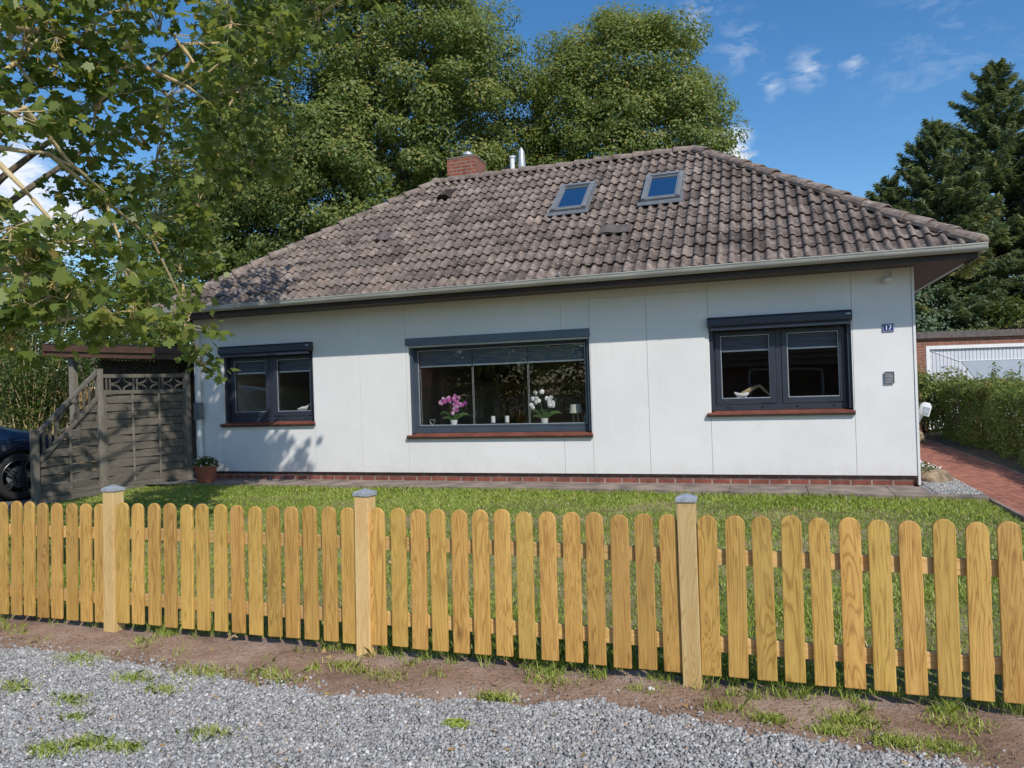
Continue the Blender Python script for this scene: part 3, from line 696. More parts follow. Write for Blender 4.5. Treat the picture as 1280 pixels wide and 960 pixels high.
# ---- roof
ZE = 2.985; YE = 9.93; XE0, XE1 = -9.72, 2.46; YB = 16.87
RA, RB = Vector((-6.03, 13.40, 5.575)), Vector((-1.02, 13.40, 5.575))
C1, C2, C3, C4 = Vector((XE0, YE, ZE)), Vector((XE1, YE, ZE)), Vector((XE1, YB, ZE)), Vector((XE0, YB, ZE))
CW, CH = .306, .318
def tile_face(a, bb, ta, tb, holes=(), seed=0):
    """tiled slope: eave a->bb, top ta->tb (ta==tb: triangle)"""
    rs = np.random.default_rng(seed)
    a, bb, ta, tb = [np.array(p) for p in (a, bb, ta, tb)]
    L = np.linalg.norm(bb - a); u = (bb - a) / L
    w = ta - a; sx = w @ u; up_ = w - u * sx; Hh = np.linalg.norm(up_); up_ /= Hh; n = np.cross(u, up_)
    sx2 = (tb - a) @ u
    NC = 28; ncol = int(L / CW * NC) + 1; nrow = int(math.ceil(Hh / CH)); NS = 4
    V = []; F = []; T = []; base = 0
    jit = rs.normal(0, .004, (nrow, ncol // NC + 3)); tin = np.clip(rs.normal(.55, .16, (nrow, ncol // NC + 3)), .25, 1); jx = rs.normal(0, .009, (nrow, ncol // NC + 3))
    for r_ in range(nrow):
        offs = .0
        vals = [r_ * CH - .035] + [r_ * CH - .035] + [min(r_ * CH + CH * k / NS, Hh) for k in range(1, NS + 1)]
        U = np.arange(ncol + 1) / NC * CW
        tid = np.minimum((np.arange(ncol + 1) // NC), ncol // NC + 2)
        ph = (U % CW) / CW
        # one high round roll and one low flat roll per tile
        p2 = (ph * 2) % 1
        prof = .044 * np.clip(np.sin(p2 * np.pi / .54), 0, 1) ** .62 * (p2 < .54) - .006 * np.clip(np.sin((p2 - .54) * np.pi / .46), 0, 1) * (p2 >= .54)
        rows = []
        for k, v in enumerate(vals):
            lo_, hi_ = sx * max(v, 0) / Hh, L + (sx2 - L) * max(v, 0) / Hh
            uu = np.clip(U, lo_, hi_)
            frac = max(0, v - (r_ * CH - .035)) / CH
            hgt = prof + .026 * (1 - frac) + jit[r_, tid]
            if k == 0: hgt = prof - .014 + 0 * hgt
            vv = v - .02 * (p2 < .54) * np.sin(p2 * np.pi / .54) * (k < 2) + (jx[r_, tid] if k < 2 else 0)
            P = a + uu[:, None] * u + np.broadcast_to(vv, uu.shape)[:, None] * up_ + hgt[:, None] * n
            rows.append((P, uu, v))
        for k in range(len(rows) - 1):
            V += [rows[k][0], rows[k + 1][0]]
            ua, ub = rows[k][1], rows[k + 1][1]
            i = np.arange(ncol)
            ok = ((ua[1:] - ua[:-1]) + (ub[1:] - ub[:-1])) > 1e-5
            cu = (U[:-1] + U[1:]) / 2; cv = (rows[k][2] + rows[k + 1][2]) / 2
            for (h0, h1, g0, g1) in holes: ok &= ~((cu > h0) & (cu < h1) & (cv > g0) & (cv < g1))
            i = i[ok]
            F.append(np.stack([base + i, base + i + 1, base + ncol + 1 + i + 1, base + ncol + 1 + i], 1))
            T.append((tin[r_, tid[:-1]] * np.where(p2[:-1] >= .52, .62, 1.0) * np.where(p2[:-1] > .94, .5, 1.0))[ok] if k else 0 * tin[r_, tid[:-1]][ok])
            base += 2 * (ncol + 1)
    return np.concatenate(V), np.concatenate(F), np.concatenate(T)
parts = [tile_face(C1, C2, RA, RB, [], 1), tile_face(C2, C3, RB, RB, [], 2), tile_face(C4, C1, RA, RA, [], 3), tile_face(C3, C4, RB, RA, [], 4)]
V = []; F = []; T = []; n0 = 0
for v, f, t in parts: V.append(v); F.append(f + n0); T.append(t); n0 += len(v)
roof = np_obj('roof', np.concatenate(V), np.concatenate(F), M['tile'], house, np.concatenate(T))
b = MB(); dz = Vector((0, 0, -.05))
for f_ in ((C1, C2, RB, RA), (C2, C3, RB), (C3, C4, RA, RB), (C4, C1, RA)): b.quad(*[p + dz for p in f_])
b.build('roof_underlay', M['fascia'], roof)
def caps(name, p, q, lift=.045, r0=.125, step=.37):
    b = MB(); p = Vector(p); q = Vector(q); d = (q - p); L = d.length; d.normalize(); n_ = int(L / step) + 1
    side = d.cross(Vector((0, 0, 1))).normalized(); upv = side.cross(d)
    for i in range(n_):
        s0, s1 = i * L / n_, (i + 1) * L / n_ + .05
        ra, rb = r0 + random.uniform(-.004, .006), r0 * .86; rings = []; dl = random.uniform(-.008, .008); ds = random.uniform(-.01, .01)
        base = len(b.v); K = 9
        for (s_, r_, lf) in ((s0, ra, .012), (s0 + .04, ra, .012), (s1, rb, -.006)):
            for rr in (r_, r_ - .018):
                for k in range(K):
                    a = math.pi * (-.06 + 1.12 * k / (K - 1))
                    b.v.append(p + d * s_ + side * (rr * math.cos(a) + ds) + upv * (rr * math.sin(a) * .8 + lift - .05 + lf + dl))
        for g_ in range(2):
            for k in range(K - 1):
                o1 = base + g_ * 2 * K + k; o2 = o1 + 2 * K
                b.f.append([o1, o1 + 1, o2 + 1, o2]); b.f.append([o1 + K, o2 + K, o2 + K + 1, o1 + K + 1])
        for o1 in (base, base + 4 * K):
            for k in range(K - 1): b.f.append([o1 + k, o1 + K + k, o1 + K + k + 1, o1 + k + 1])
    o = b.build(name, M['tile'], roof)
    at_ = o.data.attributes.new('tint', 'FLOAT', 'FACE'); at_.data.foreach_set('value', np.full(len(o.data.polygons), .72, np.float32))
caps('ridge_tiles', RA, RB); caps('hip_tiles', C1, RA); caps('hip_tiles', C2, RB); caps('hip_tiles', C3, RB); caps('hip_tiles', C4, RA)
b = MB(); e_ = C2 + (RB - C2).normalized() * .02 + Vector((0, 0, .05)); b.ball(e_, (.09, .09, .07), 12, 6)
b.build('hip_end_cap', M['concrete'], roof, smooth=True)
SLOPE = math.atan2(RA.z - ZE, RA.y - YE)
def on_roof(x, y, lift=0):
    z = ZE + (y - YE) * math.tan(SLOPE)
    return Vector((x, y - math.sin(SLOPE) * lift, z + math.cos(SLOPE) * lift))
# lone dark replaced tiles and vent tile
def roof_patch(name, x, y, w, h, mat, tint=None):
    Mx = Matrix.Translation(on_roof(x, y, .045)) @ Matrix.Rotation(SLOPE, 4, 'X')
    b = MB(); pts = [(-w / 2 + w * i / 12, .012 + .03 * max(0, math.sin(i / 12 * 2 * math.pi))) for i in range(13)]
    b.prism(pts + [(w / 2, 0), (-w / 2, 0)], -h / 2, h / 2, 'xz', Mx); return b.build(name, mat, roof)
roof_patch('replacement_tile', -2.02, 10.98, .46, .26, M['fibre']); roof_patch('replacement_tile', -6.15, 11.5, .3, .3, M['fibre'])
Mx = Matrix.Translation(on_roof(-5.5, 12.75, .03)) @ Matrix.Rotation(SLOPE, 4, 'X')
b = MB(); K = 10
for k in range(K):
    a0, a1 = math.pi * k / K, math.pi * (k + 1) / K
    b.add([(.14 * math.cos(a0), -.17, .12 * math.sin(a0)), (.14 * math.cos(a1), -.17, .12 * math.sin(a1)), (.12 * math.cos(a1), .22, .02 + .03 * math.sin(a1)), (.12 * math.cos(a0), .22, .02 + .03 * math.sin(a0))], [(0, 1, 2, 3)], Mx)
o = b.build('vent_tile', M['tile'], roof, smooth=True)
b = MB(); b.box(-.1, .1, -.14, -.13, .02, .09, Mx); b.build('vent_opening', M['dark'], o)
# skylights
def skylight(xa, xb, ya, yb):
    xc, yc = (xa + xb) / 2, (ya + yb) / 2; w = xb - xa; h = (yb - ya) / math.cos(SLOPE)
    Mx = Matrix.Translation(on_roof(xc, yc, 0)) @ Matrix.Rotation(SLOPE, 4, 'X')
    b = MB(); f = .066; t0, t1 = .0, .125
    b.box(-w / 2, -w / 2 + f, -h / 2, h / 2, t0, t1, Mx); b.box(w / 2 - f, w / 2, -h / 2, h / 2, t0, t1, Mx)
    b.box(-w / 2 + f, w / 2 - f, h / 2 - f, h / 2, t0, t1, Mx); b.box(-w / 2 + f, w / 2 - f, -h / 2, -h / 2 + f * .8, t0, t1 - .02, Mx)
    sk = b.build('skylight', M['skyframe'], house, bevel=.008)
    b = MB(); b.box(-w / 2 + f + .002, w / 2 - f - .002, -h / 2 + f * .8 + .002, h / 2 - f - .002, .05, .085, Mx); b.build('pane', M['coated'], sk)
    b = MB(); e = .022; A = w / 2 - f - .002; B0 = -h / 2 + f * .8 + .002; B1 = h / 2 - f - .002
    b.box(-A, -A + e, B0, B1, .086, .108, Mx); b.box(A - e, A, B0, B1, .086, .108, Mx); b.box(-A + e, A - e, B0, B0 + e, .086, .108, Mx); b.box(-A + e, A - e, B1 - e * 3, B1 - e * 2, .086, .1, Mx)
    b.build('inner_sash', M['skyframe'], sk, bevel=.003)
    b = MB(); b.box(-w / 2 - .05, w / 2 + .05, -h / 2 - .13, -h / 2 - .002, .052, .066, Mx); b.box(-w / 2 - .03, -w / 2 - .002, -h / 2, h / 2 + .02, .05, .064, Mx); b.box(w / 2 + .002, w / 2 + .03, -h / 2, h / 2 + .02, .05, .064, Mx); b.box(-w / 2 - .03, w / 2 + .03, h / 2 + .021, h / 2 + .05, .055, .07, Mx)
    b.build('flashing', M['lead'], sk, bevel=.003)
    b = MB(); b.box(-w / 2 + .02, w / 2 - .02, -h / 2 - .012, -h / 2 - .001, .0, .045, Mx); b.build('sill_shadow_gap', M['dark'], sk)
skylight(-3.19, -2.60, 11.66, 12.46); skylight(-1.72, -1.12, 11.67, 12.46)
# chimney, pipes
b = MB(); b.box(-5.80, -5.20, 13.5, 14.1, 5.2, 6.06); ch = b.build('chimney', M['chimney'], house, bevel=.006)
b = MB(); b.box(-5.81, -5.19, 13.49, 14.11, 6.061, 6.085); b.build('chimney_crown', M['concrete'], ch, bevel=.006)
b = MB(); b.lathe([(.07, 0), (.07, .07), (.105, .08), (.1, .12), (.06, .15), (.01, .165)], (-5.45, 13.75, 6.085), 16); b.build('chimney_pot', M['galv'], ch, smooth=True)
b = MB(); b.tube([(-4.42, 13.46, 5.4), (-4.42, 13.46, 5.92)], .045, 12); b.lathe([(.06, 0), (.06, .03)], (-4.42, 13.46, 5.9), 12); b.build('vent_pipe', M['white_pvc'], house, smooth=True)
b = MB(); b.tube([(-4.26, 13.55, 5.4), (-4.26, 13.55, 5.7), (-4.26, 13.55, 6.03), (-4.262, 13.55, 6.1)], [.075, .075, .055, .02], 12); b.build('vent_pipe', M['galv'], house, smooth=True)
# soffit, fascia, gutters
b = MB(); yo = 9.99; xo0, xo1, yo1 = -9.68, 2.41, 16.8
nb = 5
for i in range(nb): b.box(xo0, xo1, yo + i * .102, yo + i * .102 + .098, ZT + .001, ZT + .018)
nb = 6
for i in range(nb): b.box(XR + .034 + i * .0955, XR + .034 + i * .0955 + .092, YF + .003, yo1, ZT + .002, ZT + .0185)
b.build('soffit', M['soffit'], house)
b = MB(); b.box(xo0 - .02, xo1 + .022, yo - .022, yo - .001, ZT - .02, ZE - .02); b.box(xo1 + .001, xo1 + .022, yo, yo1, ZT - .02, ZE - .02)
b.box(xo0 - .022, xo0 - .001, yo, yo1, ZT - .02, ZE - .02); b.build('fascia', M['fascia'], house)
b = MB(); b.box(xo1 - .02, xo1, YF, yo1, ZT - .018, ZT - .002); b.build('soffit_trim', M['white_pvc'], house)
def gutter(p, q, outd):
    b = MB(); p = Vector(p); q = Vector(q); o_ = Vector(outd); prof = []
    r_ = .062
    for k in range(11):
        a = math.pi + math.pi * k / 10
        prof.append((r_ * math.cos(a), r_ * math.sin(a)))
    prof = [(-r_, .03)] + prof + [(r_, .022), (r_ + .008, .03), (r_ + .01, .022), (r_ + .006, .012)]
    inner = [(x * .94, z * .94 + .002) for x, z in prof[:12]][::-1]
    n_ = len(prof); base = 0
    vs = [p + o_ * x + Vector((0, 0, z)) for x, z in prof] + [q + o_ * x + Vector((0, 0, z)) for x, z in prof]
    b.add(vs, [(i, i + 1, n_ + i + 1, n_ + i) for i in range(n_ - 1)])
    m_ = len(inner)
    vs = [p + o_ * x + Vector((0, 0, z)) for x, z in inner] + [q + o_ * x + Vector((0, 0, z)) for x, z in inner]
    b.add(vs, [(i, i + 1, m_ + i + 1, m_ + i) for i in range(m_ - 1)])
    for e in (p, q): b.add([e + o_ * x + Vector((0, 0, z)) for x, z in prof[:13]], [list(range(13))])
    gt = b.build('gutter', M['zinc'], house, smooth=True)
    L = (q - p).length; d = (q - p).normalized(); n2 = int(L / .72)
    for i in range(n2):
        s_ = (i + .5) * L / n2; c = MB()
        for k in range(8):
            a0, a1 = math.pi + math.pi * (.35 + .65 * k / 8), math.pi + math.pi * (.35 + .65 * (k + 1) / 8)
            A = [p + d * (s_ + e) + o_ * (.066 * math.cos(a)) + Vector((0, 0, .066 * math.sin(a))) for a in (a0, a1) for e in (-.009, .009)]
            c.quad(A[0], A[1], A[3], A[2])
        c.add([p + d * (s_ + e) + o_ * x + Vector((0, 0, z)) for e in (-.009, .009) for x, z in ((.066, 0), (.074, .036))], [(0, 1, 3, 2)])
        c.build('gutter_bracket', M['zinc'], gt)
gutter((-9.75, 9.9, 2.965), (2.5, 9.9, 2.965), (0, -1, 0)); gutter((2.475, 9.97, 2.965), (2.475, 16.85, 2.965), (1, 0, 0))
# downpipe at the left corner
b = MB(); b.tube([(-9.32, 9.93, 2.9), (-9.32, 9.97, 2.82), (-9.31, 10.36, 2.66), (-9.30, 10.42, 2.55), (-9.30, 10.42, .1)], .043, 14)
dp = b.build('downpipe', M['white_pvc'], house, smooth=True)
b = MB(); b.box(-9.36, -9.24, 10.35, 10.47, 1.12, 1.42); b.build('rain_diverter', M['lead'], dp, bevel=.01)
b = MB()
for z in (.55, .95, 1.9): b.lathe([(.05, 0), (.05, .03)], (-9.30, 10.42, z), 14)
b.build('pipe_clamp', M['white_pvc'], dp)

# ---- things on the wall
def text_obj(name, body, size, loc, mat, parent, depth=.004):
    cu = bpy.data.curves.new(name, 'FONT'); cu.body = body; cu.size = size; cu.extrude = depth; cu.align_x = 'CENTER'; cu.align_y = 'CENTER'; cu.offset = size * .022
    t = bpy.data.objects.new(name + '_c', cu); COL.objects.link(t)
    me = bpy.data.meshes.new_from_object(t.evaluated_get(bpy.context.evaluated_depsgraph_get()))
    bpy.data.objects.remove(t)
    Mx = Matrix.Translation(Vector(loc)) @ Matrix.Rotation(math.pi / 2, 4, 'X')
    me.transform(Mx); o = bpy.data.objects.new(name, me); attach(o, parent); me.transform(Matrix.Translation(-LOC[o.name])); me.materials.clear(); me.materials.append(mat); COL.objects.link(o); return o
hn = thing('house_number', 'small blue enamel number sign reading 17 on the white wall', 'sign', (1.53, YF, 2.105))
b = MB(); b.box(1.463, 1.597, YF - .016, YF - .002, 2.055, 2.158); b.build('plate', M['blue_enamel'], hn, bevel=.004)
b = MB(); x0, x1, z0, z1 = 1.468, 1.592, 2.06, 2.153; e = .004
for q in ((x0, x1, z0, z0 + e), (x0, x1, z1 - e, z1), (x0, x0 + e, z0 + e, z1 - e), (x1 - e, x1, z0 + e, z1 - e)): b.box(q[0], q[1], YF - .0185, YF - .0165, q[2], q[3])
b.build('border', M['sign_white'], hn)
text_obj('digits', '17', .088, (1.53, YF - .019, 2.106), M['sign_white'], hn)
pq = thing('wall_plaque', 'small grey relief plaque on the white wall below the number sign', 'plaque', (1.523, YF, 1.47))
b = MB(); b.box(1.472, 1.576, YF - .02, YF - .002, 1.397, 1.542); b.build('panel', M['plaque'], pq, bevel=.008)
b = MB(); x0, x1, z0, z1 = 1.467, 1.581, 1.392, 1.547; e = .012
for q in ((x0, x1, z0, z0 + e), (x0, x1, z1 - e, z1), (x0, x0 + e, z0 + e, z1 - e), (x1 - e, x1, z0 + e, z1 - e)): b.box(q[0], q[1], YF - .026, YF - .0205, q[2], q[3])
b.build('rim', M['lead'], pq, bevel=.003)
sn = thing('motion_sensor', 'small pale round sensor with a cable high under the eave', 'sensor', (1.54, YF, 2.73))
b = MB(); b.ball((1.53, YF - .075, 2.715), (.055, .05, .045), 14, 8); b.build('housing', M['white_pvc'], sn, smooth=True)
b = MB(); b.tube([(1.53, YF - .04, 2.73), (1.56, YF - .012, 2.74)], .018, 8); b.build('mount', M['white_pvc'], sn)
b = MB(); b.tube([(1.575, YF - .01, 2.72), (1.59, YF - .01, 2.74), (1.592, YF - .01, 2.855)], .007, 6); b.build('cable', M['white_pvc'], sn)
lp = thing('outdoor_lamp', 'white lamp head on a slanted arm at the right house corner', 'lamp', (1.84, 10.75, .8))
b = MB(); b.tube([(1.85, 10.75, .78), (1.86, 10.75, .86), (1.93, 10.72, 1.0)], [.022, .022, .026], 10); b.build('arm', M['white_pvc'], lp, smooth=True)
b = MB(); b.box(1.843, 1.856, 10.70, 10.80, .72, .86); b.build('bracket', M['white_pvc'], lp, bevel=.004)
Mx = Matrix.Translation((1.955, 10.7, 1.045)) @ Matrix.Rotation(R(14), 4, 'Y')
b = MB(); b.prism([(-.06, -.07), (.055, -.09), (.06, .05), (.03, .09), (-.035, .09), (-.065, .05)], -.06, .05, 'xz', Mx); b.build('head', M['white_pvc'], lp, bevel=.018, smooth=True)
b = MB(); b.prism([(-.035, -.05), (.035, -.06), (.04, .03), (-.04, .03)], -.066, -.061, 'xz', Mx); b.build('lens', M['galv'], lp)

# ================================================================== things on the window boards
def zin(k): return WIN[k][2] + .091
def orchid(x, label, petal, ph, n_st):
    zs = zin('m'); y = YF + .34
    t = thing('potted_orchid', label, 'orchid', (x, y, zs), group=None)
    b = MB(); b.lathe([(.04, 0), (.055, .06), (.06, .1), (.054, .1), (.05, .085)], (x, y, zs), 16); b.build('pot', M['ceramic'], t, smooth=True)
    lv = MB()
    for a, L, r_ in ((.2, .27, .1), (2.7, .3, .13), (1.2, .16, .14), (3.5, .2, .05), (5.6, .18, .08), (4.4, .12, .15)):
        dx, dy = math.cos(a), math.sin(a) * .5; pts = []
        for i in range(6):
            s_ = i / 5; pts.append((x + dx * L * s_, y + dy * L * s_, zs + .09 + r_ * math.sin(s_ * 2.3)))
        lv.tube(pts, [.012, .025, .028, .025, .017, .003], 8, ry=.22)
    lv.build('leaf_rosette', M['orchid_leaf'], t, smooth=True)
    P = []; N = []
    st = MB(); rs = random.Random(ph)
    fl = []
    for k in range(n_st):
        sg = (-1, 1, .3)[k]; top = (x + sg * .09, y, zs + .47 - .04 * k)
        tip = (top[0] + sg * .13, y - .02, top[2] - .13)
        pts = [(x, y, zs + .08), (x + sg * .03, y, zs + .22), (x + sg * .06, y, zs + .34), top, ((top[0] + tip[0]) / 2, y - .01, top[2]), tip]
        st.tube(pts, .004, 6)
        for i in range(9):
            s_ = i / 8; q = [top[j] + (tip[j] - top[j]) * s_ for j in range(3)]
            fl.append((q[0] - sg * .05 + rs.uniform(-.05, .05), q[1] - .02 + rs.uniform(-.02, .01), q[2] + rs.uniform(-.07, .06)))
    st.build('stem', M['orchid_leaf'], t)
    for c in fl:
        tilt = rs.uniform(-.5, .5)
        for i in range(5):
            a = i / 5 * 6.283 + .3; P.append((c[0] + .018 * math.cos(a), c[1] - .008 + rs.uniform(-.004, .004), c[2] + .018 * math.sin(a))); N.append((tilt + .3 * math.cos(a), -1, .3 * math.sin(a)))
    P = np.array(P); N = np.array(N)
    Tn = P - np.repeat(np.array(fl), 5, 0)
    leaves('blossoms', P, N, .05, np.clip(RNG.normal(.6, .3, len(P)), 0, 1), petal, t, OVAL * np.array([1.5, 1]), .1)
orchid(-4.68, 'potted orchid with magenta pink blossoms in the middle window', M['petal_pink'], 3, 3)
orchid(-3.18, 'potted orchid with white blossoms in the middle window', M['petal_white'], 5, 2)
for x, lab in ((-4.01, 'white pillar candle in a glass holder, the one nearer the pink orchid'), (-3.78, 'white pillar candle in a glass holder, the one nearer the white orchid')):
    zs = zin('m'); y = YF + .33
    t = thing('candle_holder', lab, 'candle', (x, y, zs), group='candles on the window board')
    b = MB(); b.lathe([(.035, 0), (.04, .006), (.012, .02), (.012, .03), (.045, .05), (.048, .065), (.044, .066), (.03, .052)], (x, y, zs), 16); b.build('glass_holder', M['clear'], t, smooth=True)
    b = MB(); b.lathe([(.033, .045), (.033, .145), (.028, .148)], (x, y, zs), 16); c_ = b.build('candle', M['ceramic'], t, smooth=True)
    b = MB(); b.tube([(x, y, zs + .147), (x + .002, y, zs + .16)], .002, 5); b.build('wick', M['black'], c_)
x, y, zs = -2.70, YF + .40, zin('m')
t = thing('table_lamp', 'small table lamp with cream shade in the right corner of the middle window', 'lamp', (x, y, zs))
b = MB(); b.lathe([(.05, 0), (.05, .012), (.01, .016)], (x, y, zs), 18); b.tube([(x - .035, y, zs + .012), (x - .035, y, zs + .15), (x + .035, y, zs + .15), (x + .035, y, zs + .012)], .006, 6); b.tube([(x, y, zs + .15), (x, y, zs + .2)], .008, 8); b.build('stand', M['galv'], t)
b = MB(); b.lathe([(.098, .17), (.082, .30), (.08, .30), (.096, .17)], (x, y, zs), 24); b.build('lamp_shade', M['shade'], t, smooth=True)
t = thing('glazed_jar', 'grey-blue jar standing beside the lamp in the middle window', 'jar', (-2.52, YF + .36, zs))
b = MB(); b.lathe([(.045, 0), (.055, .02), (.055, .12), (.045, .14)], (-2.52, YF + .36, zs), 18); b.build('body', M['teal'], t, smooth=True)
b = MB(); b.lathe([(.05, .1405), (.05, .155), (.012, .16), (.012, .175)], (-2.52, YF + .36, zs), 18); b.build('lid', M['teal'], t, smooth=True)
# wire heart
b = MB(); pts = []
for i in range(25):
    a = i / 24 * 2 * math.pi; pts.append((-5.05 + .0035 * 16 * math.sin(a) ** 3 * .8, YF + .33, zin('m') + .075 + .0035 * (13 * math.cos(a) - 5 * math.cos(2 * a) - 2 * math.cos(3 * a) - math.cos(4 * a))))
b.tube(pts, .003, 6, False); b.box(-5.07, -5.03, YF + .315, YF + .345, zin('m'), zin('m') + .012)
tag(b.build('wire_heart', M['galv'], None), 'pale wire heart ornament at the left of the middle window', 'ornament')
t = thing('wall_screen', 'dark flat screen on the back wall of the middle room', 'screen', (-5.48, 15.1, 1.88))
b = MB(); b.box(-5.87, -5.09, 15.1, 15.17, 1.66, 2.08); b.build('casing', M['black'], t, bevel=.008)
b = MB(); b.box(-5.85, -5.11, 15.094, 15.099, 1.68, 2.06); b.build('display', M['skyglass'], t)
# white bird in the left window
zs = zin('l'); b = MB(); x = -7.45
b.tube([(x - .12, YF + .33, zs + .10), (x - .03, YF + .33, zs + .11), (x + .06, YF + .33, zs + .12), (x + .10, YF + .33, zs + .155), (x + .14, YF + .33, zs + .20)], [.014, .034, .034, .022, .01], 10)
for q in (x - .02, x + .04): b.tube([(q, YF + .33, zs), (q, YF + .33, zs + .1)], .012, 8)
tag(b.build('bird_figurine', M['ceramic'], None, smooth=True), 'small white figurine standing in the left window', 'figurine')
zs = zin('r'); x = -.29
b = MB(); b.tube([(x - .10, YF + .33, zs + .15), (x - .06, YF + .33, zs + .12), (x, YF + .33, zs + .11), (x + .06, YF + .33, zs + .12), (x + .095, YF + .33, zs + .14)], [.012, .028, .026, .03, .01], 10)
for q in (x - .05, x + .05): b.tube([(q, YF + .33, zs), (q, YF + .33, zs + .1)], .014, 8)
tag(b.build('dove_figurine', M['ceramic'], None, smooth=True), 'small white figurine lying in the right-hand window, in front of the driftwood', 'figurine')
b = MB(); b.tube([(x - .1, YF + .4, zs + .03), (x, YF + .42, zs + .12), (x + .14, YF + .42, zs + .2), (x + .24, YF + .41, zs + .24), (x + .32, YF + .4, zs + .15), (x + .44, YF + .4, zs + .04)], [.02, .035, .03, .022, .018, .008], 10)
tag(b.build('driftwood', M['twig'], None, smooth=True), 'pale curved piece of driftwood in the right-hand window', 'driftwood')

# ================================================================== PICKET FENCE
FY = 3.70
fence = thing('picket_fence', 'honey-coloured wooden picket fence with round-topped pickets and metal-capped posts', 'fence', (-2.18, FY, 0), local=True)
LEAN = R(1.5)
def place(name, me, x, y, z, ry=0, rx=LEAN, rz=0):
    o = bpy.data.objects.new(name, me); o.parent = fence; LOC[o.name] = Vector((0, 0, 0))
    o.location = (x + 2.18, y - FY, z); o.rotation_euler = (-rx, ry, rz); COL.objects.link(o); return o
def picket_mesh(var):
    b = MB(); w = .0455; h = .765 + .004 * var; pts = [(-w, 0), (w, 0)]
    rr = .042
    for k in range(11):
        a = math.pi * k / 10; pts.append((w * math.cos(a), h - rr + rr * math.sin(a) * 1.02))
    b.prism(pts, -.0095, .0095, 'xz')
    return b.mesh('picket', M['fence'], bevel=.004, seg=2)
PM = [picket_mesh(v) for v in range(3)]
def rail_mesh(L):
    b = MB(); b.box(-L / 2, L / 2, -.013, .013, -.0375, .0375); return b.mesh('rail', M['rail'], bevel=.004)
b = MB(); b.box(-.044, .044, -.044, .044, -.1, .912); PO = b.mesh('post', M['post'], bevel=.004)
b = MB(); e = .0505
b.box(-e, e, -e, e, .0, .02); b.add([(-e, -e, .02), (e, -e, .02), (e, e, .02), (-e, e, .02), (0, 0, .042)], [(0, 1, 4), (1, 2, 4), (2, 3, 4), (3, 0, 4)])
PC = b.mesh('post_cap', M['galv'], bevel=.0025)
POSTS = [-5.835, -4.028, -2.175, -.372, 1.45]
for i, x in enumerate(POSTS):
    p = place('post', PO, x, FY - .005, 0, R(random.uniform(-.4, .4)))
    c = bpy.data.objects.new('post_cap', PC); c.parent = p; c.location = (0, 0, .9125); c.rotation_euler = (0, R(random.uniform(-1, 1)), R(random.uniform(-2, 2))); COL.objects.link(c)
for i in range(4):
    xa, xb = POSTS[i] + .045, POSTS[i + 1] - .045; L = xb - xa
    zoff = (-.012, -.004, 0, 0)[i]
    me = rail_mesh(L)
    for z in (.225, .645): place('rail', me, (xa + xb) / 2, FY + .018 - (z - .45) * -.02, z + zoff)
    n_ = 14; sp = L / (n_ - .25)
    for k in range(n_):
        x = xa + .048 + k * (L - .096) / (n_ - 1)
        place('picket', PM[random.randint(0, 2)], x + random.uniform(-.004, .004), FY - .022 + .002 * random.random(), .082 + zoff * 1.5 + random.uniform(-.004, .004), R(random.uniform(-.5, .5)), LEAN, 0)
b = MB(); b.ball((-.56, 3.575, .028), (.018, .014, .012), 9, 6, .1); tag(b.build('pebble', M['ceramic'], None, smooth=True), 'single white pebble lying on the bare soil in front of the fence', 'pebble')
b = MB(); b.tube([(-3.14, 3.70, .02), (-3.09, 3.69, .05), (-3.04, 3.70, .095), (-3.03, 3.7, .12)], [.006, .007, .006, .004], 6); b.tube([(-3.09, 3.69, .05), (-3.07, 3.68, .055), (-3.05, 3.68, .05)], .004, 5)
tag(b.build('twig', M['twig'], None), 'pale forked twig leaning at the foot of the picket fence', 'twig')

# ================================================================== PRIVACY SCREEN (left)
ps = thing('privacy_screen', 'weathered grey wooden privacy screen with a sloping end and openwork top', 'screen', (-10.0, 9.3, 0))
PL, PMi, PR = Vector((-10.17, 8.03, 0)), Vector((-10.12, 9.13, 0)), Vector((-9.60, 10.47, 0))
GZ = .02
def spost(p, h, nm='post', w=.045):
    b = MB(); Mx = Matrix.Translation(p) @ Matrix.Rotation(-.15, 4, 'Z'); b.box(-w, w, -w, w, GZ - .05, h, Mx); o = b.build(nm, M['greypost'], ps, bevel=.005)
    c = MB(); c.box(-w - .004, w + .004, -w - .004, w + .004, h + .001, h + .018, Mx); c.build('post_top', M['greypost'], o, bevel=.004)
spost(PL, 1.09); spost(PMi, 2.0); spost(PR, 1.93)
def frame_of(p, q):
    d = (q - p); L = d.length; d.normalize(); n_ = Vector((d.y, -d.x, 0)); return d, n_, L
